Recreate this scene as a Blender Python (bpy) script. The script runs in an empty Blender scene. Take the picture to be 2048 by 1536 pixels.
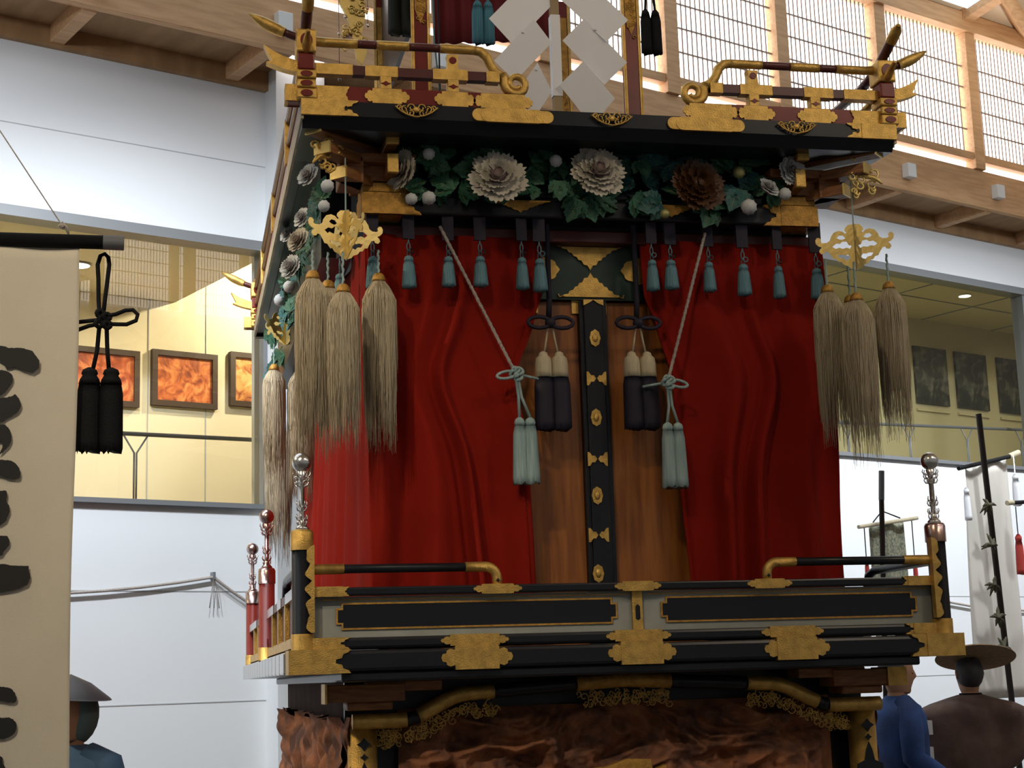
import bpy, math, random
from math import sin, cos, pi, radians, sqrt, exp
from mathutils import Vector, Matrix, noise
from mathutils.geometry import tessellate_polygon

random.seed(7)
sc = bpy.context.scene
COL = sc.collection

# ------------------------------------------------------------------ camera
YAW, PITCH, ROLL, FPX = radians(12.058), radians(10.546), radians(-1.7713), 3150.0
CAM = Vector((-1.55572, -5.28305, 1.6))
FW = Vector((sin(YAW)*cos(PITCH), cos(YAW)*cos(PITCH), sin(PITCH)))
_r = Vector((cos(YAW), -sin(YAW), 0)); _u = _r.cross(FW)
RT = _r*cos(ROLL) + _u*sin(ROLL); UP = -_r*sin(ROLL) + _u*cos(ROLL)
cd = bpy.data.cameras.new('camera'); cam = bpy.data.objects.new('camera', cd); COL.objects.link(cam)
cd.sensor_width = 36; cd.lens = FPX*36/2048; cd.clip_start = .05; cd.clip_end = 100
M = Matrix((RT, UP, -FW)).transposed().to_4x4(); M.translation = CAM
cam.matrix_world = M; sc.camera = cam

# ------------------------------------------------------------------ world, exposure, lights
w = bpy.data.worlds.new('world'); sc.world = w; w.use_nodes = True
w.node_tree.nodes['Background'].inputs[0].default_value = (.75, .85, 1, 1)
w.node_tree.nodes['Background'].inputs[1].default_value = .3
sc.view_settings.view_transform = 'Standard'; sc.view_settings.look = 'None'
sc.view_settings.gamma = 1; sc.view_settings.exposure = 0.12
sc.view_settings.use_curve_mapping = False
sc.cycles.max_bounces = 7; sc.cycles.caustics_reflective = False; sc.cycles.caustics_refractive = False
sc.cycles.sample_clamp_indirect = 4

# frame of the gallery wall: s runs along it, d behind it, z up
WY = radians(23.6)
WO = Vector((-.9998, 4.78, 0)); WT = Vector((cos(WY), sin(WY), 0)); WN = Vector((-sin(WY), cos(WY), 0))
def WP(s, d, z): return WO + WT*s + WN*d + Vector((0, 0, z))
WM = Matrix.Translation(WO) @ Matrix.Rotation(WY, 4, 'Z')

def area(name, loc, target, sx, sy, power, col, spread=180):
    l = bpy.data.lights.new(name, 'AREA'); l.shape = 'RECTANGLE'; l.size = sx; l.size_y = sy
    l.energy = power; l.color = col; l.spread = radians(spread)
    o = bpy.data.objects.new(name, l); COL.objects.link(o); o.location = loc
    o.rotation_euler = (Vector(target)-Vector(loc)).to_track_quat('-Z', 'Y').to_euler(); return o
def spot(name, loc, target, power, col, ang=50, blend=.6, rad=.05):
    l = bpy.data.lights.new(name, 'SPOT'); l.energy = power; l.color = col; l.spot_size = radians(ang)
    l.spot_blend = blend; l.shadow_soft_size = rad
    o = bpy.data.objects.new(name, l); COL.objects.link(o); o.location = loc
    o.rotation_euler = (Vector(target)-Vector(loc)).to_track_quat('-Z', 'Y').to_euler(); return o

# cool track spotlights hanging between the float and the gallery wall
for _s, _d, _z, _t, _p in ((-5.2, -3.0, 5.2, (-3.6, 0, 2.4), 300), (-3.0, -2.6, 5.2, (-1.5, 0, 2.2), 400), (-1.4, -2.4, 5.2, (-.4, 0, 1.7), 290),
                           (2.6, -2.8, 5.3, (3.2, 0, 2.2), 150), (4.4, -3.0, 5.3, (4.9, 0, 2.2), 310), (6.0, -3.0, 5.3, (6.3, 0, 2.2), 350), (7.6, -3.0, 5.3, (7.8, 0, 2.2), 350)):
    spot('wall_spot_light', WP(_s, _d, _z), WP(*_t), _p, (.88, .94, 1), 115, 1.0, .08)
spot('ceiling_fill_light', WP(6.0, -2.5, 5.6), WP(7.4, -1.6, 7.6), 120, (1, .9, .75), 120, 1, .1)  # unseen spot added to brighten the ceiling boards
# warm spotlight from the left, then spots added to fill front and banner
spot('float_spot_light', (-5.2, .3, 5.2), (-.9, 1.6, 2.2), 400, (1, .80, .50), 40)
spot('banner_fill_light', (-3.6, -4.6, 5.6), (-2.1, -.3, 2.0), 400, (1, .90, .72), 40)  # added fill, no such lamp in the hall: lifts the linen banner
spot('float_spot_light', (-2.6, -4.5, 6.6), (-.2, .2, 3.0), 210, (1, .80, .52), 50, rad=.2)  # unseen front fill added to warm and lift the gilding
spot('float_spot_light', (3.2, -4.2, 6.6), (.3, .2, 3.1), 120, (1, .80, .52), 50, rad=.2)  # second added front fill, from the right
# gallery lamps behind the glass
for _s in (-3.4, -1.9, -.6):
    spot('gallery_spot_light', WP(_s, .75, 4.36), WP(_s, 1.2, 2.4), 46, (1, .86, .60), 150, 1, .04)
spot('gallery_spot_light', WP(.95, .75, 4.75), WP(.5, 1.6, 4.15), 130, (1, .87, .60), 95, .8, .04)
for _s in (4.5, 6.5, 8.5, 10.5):
    spot('gallery_spot_light', WP(_s, .9, 5.3), WP(_s, 1.3, 3.6), 30, (1, .92, .62), 150, 1, .04)

# ------------------------------------------------------------------ helpers
def pix(x, y): return RT*((x-1024)/FPX) - UP*((y-768)/FPX) + FW
def AT(x, y, Y):                       # point of a picture position on the plane y = Y
    d = pix(x, y); return CAM + d*((Y-CAM.y)/d.y)
def ATX(x, y, X):
    d = pix(x, y); return CAM + d*((X-CAM.x)/d.x)
def AW(x, y, dd):                      # ... on the plane parallel to the gallery wall, as (s, z)
    q = pix(x, y); k = ((WO+WN*dd-CAM).dot(WN))/q.dot(WN); p = CAM+q*k
    return (p-WO).dot(WT), p.z

class MB:
    def __init__(s): s.v = []; s.f = []; s.m = []; s.sm = []
    def add(s, vs, fs, mi=0, smooth=False):
        b = len(s.v); s.v += [tuple(p) for p in vs]
        for q in fs: s.f.append([b+i for i in q]); s.m.append(mi); s.sm.append(smooth)
        return s
    def box(s, x0, x1, y0, y1, z0, z1, mi=0):
        vs = [(x, y, z) for x in (x0, x1) for y in (y0, y1) for z in (z0, z1)]
        return s.add(vs, [(0, 1, 3, 2), (4, 6, 7, 5), (0, 4, 5, 1), (2, 3, 7, 6), (0, 2, 6, 4), (1, 5, 7, 3)], mi)
    def tube(s, path, r, n=8, mi=0, closed=False, flat=1.0):
        P = [Vector(p) for p in path]; N = len(P)
        R = r if isinstance(r, (list, tuple)) else [r]*N
        vs = []; prev = None
        for i in range(N):
            if closed: t = P[(i+1) % N]-P[i-1]
            else: t = P[min(i+1, N-1)]-P[max(i-1, 0)]
            if t.length < 1e-9: t = Vector((0, 0, 1))
            t.normalize()
            if prev is None:
                a = Vector((0, 1, 0)) if abs(t.y) < .9 else Vector((1, 0, 0))
            else: a = prev
            a = (a - t*a.dot(t))
            if a.length < 1e-6: a = t.orthogonal()
            a.normalize(); prev = a; b = t.cross(a)
            for k in range(n):
                q = 2*pi*k/n; vs.append(P[i] + a*cos(q)*R[i]*flat + b*sin(q)*R[i])
        fs = []
        for i in range(N if closed else N-1):
            j = (i+1) % N
            for k in range(n): fs.append((i*n+k, i*n+(k+1) % n, j*n+(k+1) % n, j*n+k))
        s.add(vs, fs, mi, True)
        if not closed:
            b = len(s.v)-len(vs)
            for e in (0, N-1): s.f.append([b+e*n+k for k in range(n)]); s.m.append(mi); s.sm.append(False)
        return s
    def lathe(s, prof, c=(0, 0, 0), n=20, mi=0, rid=0, flat=1.0):
        vs = []; fs = []
        for r, z in prof:
            for k in range(n):
                q = 2*pi*k/n; rr = r*(1+(rid if k % 2 else 0))
                vs.append((c[0]+rr*cos(q), c[1]+rr*sin(q)*flat, c[2]+z))
        for i in range(len(prof)-1):
            for k in range(n): fs.append((i*n+k, i*n+(k+1) % n, (i+1)*n+(k+1) % n, (i+1)*n+k))
        fs.append(list(range(n))); fs.append([(len(prof)-1)*n+k for k in range(n)])
        return s.add(vs, fs, mi, True)
    def sphere(s, c, r, n=14, mi=0, sc=(1, 1, 1)):
        m = n//2; vs = []; fs = []
        for i in range(m+1):
            p = pi*i/m
            for k in range(n):
                q = 2*pi*k/n
                vs.append((c[0]+r*sc[0]*sin(p)*cos(q), c[1]+r*sc[1]*sin(p)*sin(q), c[2]+r*sc[2]*cos(p)))
        for i in range(m):
            for k in range(n): fs.append((i*n+k, i*n+(k+1) % n, (i+1)*n+(k+1) % n, (i+1)*n+k))
        return s.add(vs, fs, mi, True)
    def plate(s, polys, y, th, mi=0, fn=None):
        """flat plate: polys = [outline, hole, ...] in (x, z); front face at y, back at y+th"""
        if fn is None: fn = lambda a, b, c: (a, b, c)
        P = [[Vector((p[0], p[1], 0)) for p in q] for q in polys]
        tri = tessellate_polygon(P); flat = [p for q in P for p in q]; n = len(flat)
        vs = [fn(p.x, y, p.y) for p in flat] + [fn(p.x, y+th, p.y) for p in flat]
        fs = [tuple(t) for t in tri] + [tuple(i+n for i in reversed(t)) for t in tri]
        b = 0
        for q in P:
            L = len(q)
            for i in range(L): j = (i+1) % L; fs.append((b+i, b+j, b+j+n, b+i+n))
            b += L
        return s.add(vs, fs, mi)
    def grid(s, fn, nu, nv, mi=0, smooth=True):
        vs = [fn(i/nu, j/nv) for j in range(nv+1) for i in range(nu+1)]
        fs = [(j*(nu+1)+i, j*(nu+1)+i+1, (j+1)*(nu+1)+i+1, (j+1)*(nu+1)+i) for j in range(nv) for i in range(nu)]
        return s.add(vs, fs, mi, smooth)
    def loft(s, secs, n=24, mi=0):
        """secs: list of (cx, cy, z, rx, ry)"""
        vs = []; fs = []
        for (cx, cy, z, rx, ry) in secs:
            for k in range(n): q = 2*pi*k/n; vs.append((cx+rx*cos(q), cy+ry*sin(q), z))
        for i in range(len(secs)-1):
            for k in range(n): fs.append((i*n+k, i*n+(k+1) % n, (i+1)*n+(k+1) % n, (i+1)*n+k))
        fs.append(list(range(n))); fs.append([(len(secs)-1)*n+k for k in range(n)])
        return s.add(vs, fs, mi, True)
    def xf(s, Mx): s.v = [tuple(Mx @ Vector(p)) for p in s.v]; return s
    def mesh(s, name, mats):
        me = bpy.data.meshes.new(name); me.from_pydata(s.v, [], s.f)
        for m in (mats if isinstance(mats, (list, tuple)) else [mats]): me.materials.append(m)
        me.polygons.foreach_set('material_index', s.m); me.polygons.foreach_set('use_smooth', s.sm)
        me.update(); return me
    def build(s, name, mats, parent=None, bevel=0, **k):
        o = bpy.data.objects.new(name, s.mesh(name, mats)); COL.objects.link(o)
        if parent is not None: o.parent = parent
        if bevel:
            b = o.modifiers.new('bevel', 'BEVEL'); b.width = bevel; b.segments = 2; b.limit_method = 'ANGLE'
        tag(o, **k); return o

def tag(o, label=None, cat=None, group=None, kind=None):
    if label: o['label'] = label
    if cat: o['category'] = cat
    if group: o['group'] = group
    if kind: o['kind'] = kind
    return o
def empty(name, loc=(0, 0, 0), rz=0, mat=None, **k):
    o = bpy.data.objects.new(name, None); COL.objects.link(o); o.empty_display_size = .05
    if mat is not None: o.matrix_world = mat
    else: o.location = loc; o.rotation_euler = (0, 0, rz)
    return tag(o, **k)
def dup(root, loc=None, rz=None, scale=None, **k):
    def cp(o, par):
        c = o.copy(); COL.objects.link(c)
        if par is not None: c.parent = par
        for ch in kids[o]: cp(ch, c)
        return c
    kids = {}
    def walk(o):
        kids[o] = list(o.children)
        for ch in kids[o]: walk(ch)
    walk(root); r = cp(root, None)
    if loc is not None: r.location = loc
    if rz is not None: r.rotation_euler = (0, 0, rz)
    if scale is not None: r.scale = scale
    return tag(r, **k)
def struct(name, mb, mats, parent=None, bevel=0, label=None):
    o = mb.build(name, mats, parent, bevel)
    if parent is None: o['kind'] = 'structure'
    if label: o['label'] = label
    return o

# ------------------------------------------------------------------ materials
def mat(name, col, rough=.6, metal=0, var=0, vs=20, bump=0, bs=60, col2=None, stretch=None, spec=None, sheen=0, emit=None, es=1):
    m = bpy.data.materials.new(name); m.use_nodes = True; nt = m.node_tree; b = nt.nodes['Principled BSDF']
    b.inputs['Base Color'].default_value = (*col, 1); b.inputs['Roughness'].default_value = rough
    b.inputs['Metallic'].default_value = metal
    if spec is not None: b.inputs['Specular IOR Level'].default_value = spec
    if sheen: b.inputs['Sheen Weight'].default_value = sheen
    if emit: b.inputs['Emission Color'].default_value = (*emit, 1); b.inputs['Emission Strength'].default_value = es
    if var or bump or col2:
        tc = nt.nodes.new('ShaderNodeTexCoord'); mp = nt.nodes.new('ShaderNodeMapping')
        nt.links.new(tc.outputs['Object'], mp.inputs[0])
        if stretch: mp.inputs['Scale'].default_value = stretch
    if var or col2:
        n = nt.nodes.new('ShaderNodeTexNoise'); n.inputs['Scale'].default_value = vs; n.inputs['Detail'].default_value = 4
        nt.links.new(mp.outputs[0], n.inputs['Vector'])
        r = nt.nodes.new('ShaderNodeValToRGB'); c2 = col2 or tuple(c*(1-var) for c in col)
        r.color_ramp.elements[0].color = (*c2, 1); r.color_ramp.elements[1].color = (*col, 1)
        r.color_ramp.elements[0].position = .38; r.color_ramp.elements[1].position = .62
        nt.links.new(n.outputs['Fac'], r.inputs[0]); nt.links.new(r.outputs[0], b.inputs['Base Color'])
    if bump:
        n2 = nt.nodes.new('ShaderNodeTexNoise'); n2.inputs['Scale'].default_value = bs; n2.inputs['Detail'].default_value = 5
        nt.links.new(mp.outputs[0], n2.inputs['Vector'])
        bp = nt.nodes.new('ShaderNodeBump'); bp.inputs['Strength'].default_value = bump; bp.inputs['Distance'].default_value = .01
        nt.links.new(n2.outputs['Fac'], bp.inputs['Height']); nt.links.new(bp.outputs[0], b.inputs['Normal'])
    return m
def emis(name, col, st):
    m = bpy.data.materials.new(name); m.use_nodes = True; nt = m.node_tree; nt.nodes.clear()
    e = nt.nodes.new('ShaderNodeEmission'); e.inputs[0].default_value = (*col, 1); e.inputs[1].default_value = st
    o = nt.nodes.new('ShaderNodeOutputMaterial'); nt.links.new(e.outputs[0], o.inputs[0]); return m

GOLD = mat('gilt_brass', (.70, .44, .12), .42, .75, var=.25, vs=30, bump=.25, bs=220)
BGOLD = mat('polished_gilt_sheet', (.80, .60, .22), .38, .7, var=.1, vs=15, bump=.1, bs=60)
DGOLD = mat('dull_gilt', (.56, .30, .06), .5, .5, var=.3, vs=40, bump=.3, bs=160)
SILV = mat('polished_silver', (.72, .70, .68), .22, 1, bump=.05, bs=80)
COPPER = mat('tarnished_silver', (.55, .40, .38), .25, 1, bump=.05, bs=80)
BLACK = mat('black_lacquer', (.010, .011, .016), .32, 0, bump=.03, bs=8, spec=.35)
REDL = mat('red_lacquer', (.20, .018, .012), .35, 0, var=.2, vs=10, spec=.4)
DREDL = mat('dark_red_lacquer', (.10, .018, .016), .4, 0, var=.2, vs=10)
WOOD = mat('orange_brown_wood', (.30, .12, .035), .5, 0, col2=(.20, .07, .018), vs=14, stretch=(1, 1, 6), bump=.1)
DOORW = mat('amber_door_wood', (.34, .115, .018), .42, 0, col2=(.22, .066, .010), vs=5, stretch=(8, 1, .6), bump=.05)
CARVE = mat('carved_reddish_wood', (.36, .13, .05), .75, 0, col2=(.11, .042, .022), vs=9, bump=.5, bs=50)
GREEN = mat('green_lacquer', (.010, .035, .022), .35, 0, var=.3, vs=10)
LEAF = mat('painted_green_leaf', (.035, .16, .085), .55, 0, col2=(.022, .09, .06), vs=14, bump=.2)
TEAL = mat('painted_teal_leaf', (.03, .15, .14), .55, 0, col2=(.02, .08, .09), vs=14, bump=.2)
PETAL = mat('painted_cream_petal', (.58, .54, .46), .7, 0, var=.15, vs=40, bump=.2)
PETB = mat('painted_mauve_petal_base', (.22, .15, .15), .7, 0, var=.3, vs=40)
PETW = mat('painted_white_petal', (.60, .62, .64), .7, 0, var=.1, vs=40)
BPET = mat('brown_petal', (.10, .038, .012), .5, .1, var=.4, vs=30)
GESSO = mat('pale_grey_panel', (.34, .35, .31), .6, 0, var=.15, vs=8)
RED = mat('red_wool_cloth', (.235, .009, .003), .9, 0, var=.10, vs=5, bump=.2, bs=420, spec=.15)
PURP = mat('dark_purple_silk', (.012, .008, .026), .7, 0, var=.3, vs=40, stretch=(1, 1, .1))
BLUE = mat('pale_blue_silk', (.13, .27, .32), .75, 0, col2=(.09, .19, .24), vs=150, stretch=(1, 1, .04), bump=.3, bs=200)
PBLUE = mat('pale_celadon_silk', (.36, .47, .46), .75, 0, col2=(.25, .36, .36), vs=150, stretch=(1, 1, .04), bump=.3, bs=200)
CREAMS = mat('cream_silk', (.58, .50, .34), .75, 0, var=.2, vs=120, stretch=(1, 1, .05))
ROPE = mat('pale_grey_pink_cord', (.46, .40, .36), .8, 0, var=.3, vs=130, bump=.5, bs=200)
HAIR = mat('beige_animal_hair', (.60, .51, .36), .8, 0, col2=(.50, .41, .28), vs=60, stretch=(1, 1, .05))
PAPER = mat('white_paper', (.86, .87, .92), .85, 0)
BLK = mat('black_silk', (.006, .006, .007), .75, 0, bump=.3, bs=150, spec=.2)
WALL = mat('white_plaster_wall', (.76, .78, .80), .8, 0, bump=.05, bs=5)
GREYM = mat('grey_metal_frame', (.22, .23, .24), .45, .3)
TIMBER = mat('pine_timber', (.66, .40, .21), .6, 0, col2=(.56, .32, .16), vs=4, stretch=(1, 9, 9))
SOFF = mat('soffit_plywood', (.42, .25, .12), .65, 0, col2=(.33, .19, .085), vs=3, stretch=(3, 1, 1))
LATT = mat('dark_lattice_bar', (.26, .20, .17), .6, 0)
WHITEP = mat('white_painted_end', (.85, .86, .86), .6, 0)
CREAMW = mat('cream_gallery_wall', (.80, .72, .52), .8, 0)
OLIVEW = mat('olive_gallery_wall', (.52, .46, .26), .8, 0)
JOINT = mat('panel_joint', (.45, .46, .47), .8)
DWOODF = mat('dark_picture_frame', (.055, .032, .02), .5, 0)
LINEN = mat('beige_linen', (.64, .57, .45), .85, 0, var=.06, vs=3, bump=.15, bs=300)
INK = mat('black_ink', (.008, .007, .006), .7, 0)
FLOOR = mat('grey_stone_floor', (.22, .21, .20), .6, 0, var=.2, vs=3)
CEIL = mat('beige_ceiling_board', (.74, .60, .44), .7, 0, var=.08, vs=2)
SHOJI = emis('daylit_paper_window', (1, .94, .90), 4.2)
SKYP = emis('luminous_ceiling_panel', (.80, .93, 1), 1.15)
LAMP = emis('lit_downlight', (1, .93, .7), 5)
SKIN = mat('skin', (.50, .27, .16), .6, 0)
NAVY = mat('navy_cotton', (.03, .085, .28), .8, 0, col2=(.02, .05, .16), vs=6, bump=.2, bs=120)
INDIGO = mat('grey_blue_cotton', (.07, .15, .26), .8, 0, var=.2, vs=6)
KATA = mat('brown_hemp_cloth', (.17, .105, .08), .85, 0, col2=(.09, .05, .04), vs=5, bump=.2, bs=100)
STRAW = mat('straw_hat', (.34, .21, .10), .8, 0, var=.3, vs=60, stretch=(1, 1, 1), bump=.4)
DSTRAW = mat('dark_lacquered_hat', (.05, .05, .06), .5, 0)
BROC = mat('grey_gold_brocade', (.30, .28, .18), .7, 0, col2=(.10, .12, .09), vs=60)
SPRED = mat('scarlet_silk', (.45, .04, .03), .7, 0)
GLASS = bpy.data.materials.new('gallery_glass'); GLASS.use_nodes = True
nt = GLASS.node_tree; nt.nodes.clear()
_t = nt.nodes.new('ShaderNodeBsdfTransparent'); _g = nt.nodes.new('ShaderNodeBsdfGlossy'); _g.inputs['Roughness'].default_value = 0
_g.inputs['Color'].default_value = (1, 1, 1, 1)
_f = nt.nodes.new('ShaderNodeFresnel'); _f.inputs[0].default_value = 1.5; _x = nt.nodes.new('ShaderNodeMixShader')
_o = nt.nodes.new('ShaderNodeOutputMaterial'); nt.links.new(_f.outputs[0], _x.inputs[0]); nt.links.new(_t.outputs[0], _x.inputs[1])
nt.links.new(_g.outputs[0], _x.inputs[2]); nt.links.new(_x.outputs[0], _o.inputs[0])
_t.inputs[0].default_value = (.96, .97, .95, 1)

# ================================================================== THE ROOM
def wst(name, mb, mats, parent=None, label=None, bevel=0):
    o = mb.build(name, mats, parent, bevel)
    if parent is None: o.matrix_world = WM; o['kind'] = 'structure'
    if label: o['label'] = label
    return o
S0, S1, DB = -8.0, 13.0, -13.0
wst('floor', MB().box(S0, S1, DB, 3, -.1, 0), FLOOR)
m = MB(); m.box(S0, -.02, 0, .15, 0, 2.69); m.box(S0, -.02, 0, .15, 4.42, 5.60)
m.box(S0, -7.0, 0, .15, 2.69, 4.42)
wst('wall_back_left', m, WALL)
m = MB(); m.box(.33, S1, 0, .15, 0, 3.36); m.box(.33, S1, 0, .15, 5.05, 5.62); m.box(.33, 3.5, 0, .15, 3.36, 5.05)
m.box(10.2, S1, 0, .15, 3.36, 5.05)
wst('wall_back_right', m, WALL)
m = MB(); m.box(-.03, .33, -.16, .2, 0, 5.9); m.box(-.045, .345, -.17, -.14, 0, .12)
wst('wall_pilaster', m, WALL)
m = MB()
for z in (1.505, 2.172, 4.95):
    m.box(S0, -.03, -.003, .001, z, z+.006)
for z in (1.505, 2.172): m.box(.34, S1, -.003, .001, z, z+.006)
wst('trim_1', m, JOINT)
# gallery windows (pane in a grey metal frame)
for nm, a, b, z0, z1, mull in (('window_1', -7.0, -.03, 2.69, 4.42, (-4.2,)), ('window_2', 3.5, 10.2, 3.33, 5.06, (7.86,))):
    f = MB(); f.box(a, b, -.05, .10, z1-.055, z1+.01); f.box(a, b, -.04, .10, z0, z0+.03)
    f.box(a, a+.03, -.03, .1, z0, z1); f.box(b-.03, b, -.03, .1, z0, z1)
    for s in mull: f.box(s, s+.07, -.03, .1, z0, z1)
    o = wst(nm, f, GREYM)
    g = MB(); g.add([(a, .03, z0), (b, .03, z0), (b, .03, z1), (a, .03, z1)], [(0, 1, 2, 3)])
    g.build('window_pane', GLASS, o)
# soffit, joists, fascia
m = MB(); m.box(S0, -.03, -.62, 0, 5.60, 5.63); m.box(.33, S1, -.62, 0, 5.60, 5.63)
m.box(S0, -.03, -.05, .0, 5.47, 5.60); m.box(.33, S1, -.05, .0, 5.47, 5.60)
wst('ceiling_soffit', m, SOFF)
tn = 2
for k in range(-6, 12):
    s = -.34+1.165*k
    j = MB(); j.box(s, s+.09, -.6, -.05, 5.49, 5.60)
    o = wst('trim_%d' % tn, j, TIMBER, bevel=.004); tn += 1
    e = MB(); e.box(s+.04, s+.14, -.73, -.66, 5.60, 5.72)
    e.build('beam_end', WHITEP, o, bevel=.004, label='white painted beam end')
m = MB(); m.box(S0, S1, -.66, -.60, 5.50, 5.84); m.box(S0, S1, -.67, -.59, 5.92, 5.99); m.box(S0, S1, -.72, -.55, 7.10, 7.27)
wst('trim_%d' % tn, m, TIMBER, bevel=.005); tn += 1
# clerestory: paper windows behind fine lattice
def clerestory(s0, n, dd, z0, z1, face, first, slot=True):
    for k in range(n):
        a = s0+1.18*k; b = a+1.18
        fr = MB(); y0, y1 = (dd-.09, dd+.03) if face < 0 else (dd-.03, dd+.09)
        fr.box(a-.065, a+.065, y0, y1, z0-.15 if slot else z0, z1)
        o = wst('window_%d' % (first+k), fr, TIMBER, bevel=.004)
        lt = MB(); yy = dd+face*.02
        q = a+.065+.05
        while q < b-.08:
            lt.box(q-.0048, q+.0048, yy-.004, yy+.004, z0, z1); q += .0495
        zz = z1-.30
        while zz > z0+.03:
            lt.box(a+.06, b-.06, yy-.006, yy+.006, zz-.006, zz+.006); zz -= .195
        lt.build('lattice', LATT, o)
        p = MB(); y = dd-face*.02
        p.box(a, b, min(y, y-face*.01), max(y, y-face*.01), z0-.15 if slot else z0, z1)
        p.build('paper_pane', SHOJI, o)
clerestory(3.0-1.18*9, 17, -.60, 5.99, 7.10, -1, 3)
clerestory(-1.0, 10, DB+.1, 7.25, 8.45, 1, 30, slot=False)
m = MB(); m.box(S0, S1, DB-.1, DB, 0, 10)
wst('wall_front', m, WALL)
wst('wall_left', MB().box(S0-.1, S0, DB, 3, 0, 10), WALL)
wst('wall_right', MB().box(S1, S1+.1, DB, 3, 0, 10), WALL)
# sloping ceiling, rafters and the luminous panel
def zc(d): return 7.27+(-.6-d)*.17
m = MB()
m.add([(S0, -.55, zc(-.55)), (S1, -.55, zc(-.55)), (S1, DB, zc(DB)), (S0, DB, zc(DB))], [(0, 1, 2, 3)])
wst('ceiling', m, CEIL)
m = MB()
def sl(mb, s0, s1, d0, d1, h0, h1, mi=0):
    vs = [(s, d, zc(d)-h) for s in (s0, s1) for d in (d0, d1) for h in (h1, h0)]
    mb.add(vs, [(0, 1, 3, 2), (4, 6, 7, 5), (0, 4, 5, 1), (2, 3, 7, 6), (0, 2, 6, 4), (1, 5, 7, 3)], mi)
for k in range(5):
    o = MB(); a = 2.0+.02-1.6*k*1.2 if k else 3.3; 
    s1 = 6.42-3.1*k; s0 = s1-2.95
    if s0 < S0: break
    sl(o, s0, s1, -3.6, -.78, .005, .03)
    q = wst('ceiling_light_panel', o, SKYP)
for s in (6.42, 3.33, .23, -2.87, -5.9, 9.4):
    o = MB(); sl(o, s, s+.12, DB, -.7, 0, .10); wst('trim_%d' % tn, o, TIMBER); tn += 1
def on_ceiling(x, y):                      # where a line of sight meets the sloping ceiling, as (s, d)
    q = pix(x, y); c0 = CAM-WO; k = (7.20-.6*.17-c0.z-.17*c0.dot(WN))/(q.z+.17*q.dot(WN)); p = c0+q*k
    return p.dot(WT), p.dot(WN)
(sa, da), (sb, db) = on_ceiling(1990, -40), on_ceiling(2062, 78)
def hip(d): t = (d-da)/(db-da); return (sa+(sb-sa)*t, d, zc(d)-.07)
o = MB(); o.tube([hip(-.7), hip(-6.5)], .075, 4)
wst('trim_%d' % tn, o, TIMBER); tn += 1

# galleries behind the glass
m = MB(); m.box(S0, 2.3, 1.6, 1.7, 2.3, 5.3); wst('wall_gallery_left', m, CREAMW)
m = MB(); m.box(S0, 2.3, .15, 1.7, 2.3, 2.4); m.box(2.2, 2.3, .15, 1.6, 2.4, 5.3)
wst('floor_gallery_left', m, CREAMW)
m = MB(); m.box(S0, .04, .15, 1.6, 4.39, 4.6); m.box(S0, 2.3, .15, 1.7, 5.2, 5.3); wst('ceiling_gallery_left', m, CREAMW)
m = MB()
for s in (-1.96, -1.36, -.76, -.17, .28, .9): m.box(s, s+.006, 1.594, 1.602, 2.4, 4.39 if s < .04 else 5.2)
wst('trim_%d' % tn, m, JOINT); tn += 1
m = MB(); m.box(3.0, 12.5, 2.2, 2.3, 3.0, 5.5); m.box(12.4, 12.5, .15, 2.2, 3, 5.5); wst('wall_gallery_right', m, OLIVEW)
wst('floor_gallery_right', MB().box(3.0, 12.5, .15, 2.3, 3.0, 3.1), OLIVEW)
wst('ceiling_gallery_right', MB().box(3.0, 12.5, .15, 2.3, 5.36, 5.45), OLIVEW)
m = MB()
for s in (4.3, 5.5, 6.7, 7.9, 9.1, 10.3): m.box(s, s+.012, .15, 2.2, 5.352, 5.36)
for d in (.8, 1.5): m.box(3, 12.4, d, d+.012, 5.352, 5.36)
wst('trim_%d' % tn, m, GREYM); tn += 1

# framed carvings photographs in the left gallery
def swirl_mat(name, a, b, c, sc_, dist):
    mm = bpy.data.materials.new(name); mm.use_nodes = True; n_ = mm.node_tree; b_ = n_.nodes['Principled BSDF']
    tc = n_.nodes.new('ShaderNodeTexCoord'); wv = n_.nodes.new('ShaderNodeTexNoise'); wv.inputs['Scale'].default_value = sc_
    wv.inputs['Distortion'].default_value = dist; wv.inputs['Detail'].default_value = 5
    n_.links.new(tc.outputs['Object'], wv.inputs['Vector']); r = n_.nodes.new('ShaderNodeValToRGB')
    e = r.color_ramp.elements; e[0].position = .36; e[0].color = (*a, 1); e[1].position = .66; e[1].color = (*c, 1)
    x = e.new(.5); x.color = (*b, 1)
    n_.links.new(wv.outputs['Fac'], r.inputs[0]); n_.links.new(r.outputs[0], b_.inputs['Base Color'])
    b_.inputs['Roughness'].default_value = .4; return mm
PH = [swirl_mat('photo_print_a', (.25, .05, .02), (.50, .11, .035), (.78, .30, .11), 6, 2.2),
      swirl_mat('photo_print_b', (.24, .05, .02), (.55, .14, .04), (.80, .30, .09), 7, 2.6),
      swirl_mat('photo_print_c', (.20, .03, .01), (.75, .32, .09), (.90, .60, .25), 9, 1.4)]
labs = ['dark framed orange carving photograph, left one, partly behind the black tassel',
        'dark framed orange-brown carving photograph in the middle of the left gallery wall',
        'dark framed bright orange photograph nearest the float on the left gallery wall']
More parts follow.
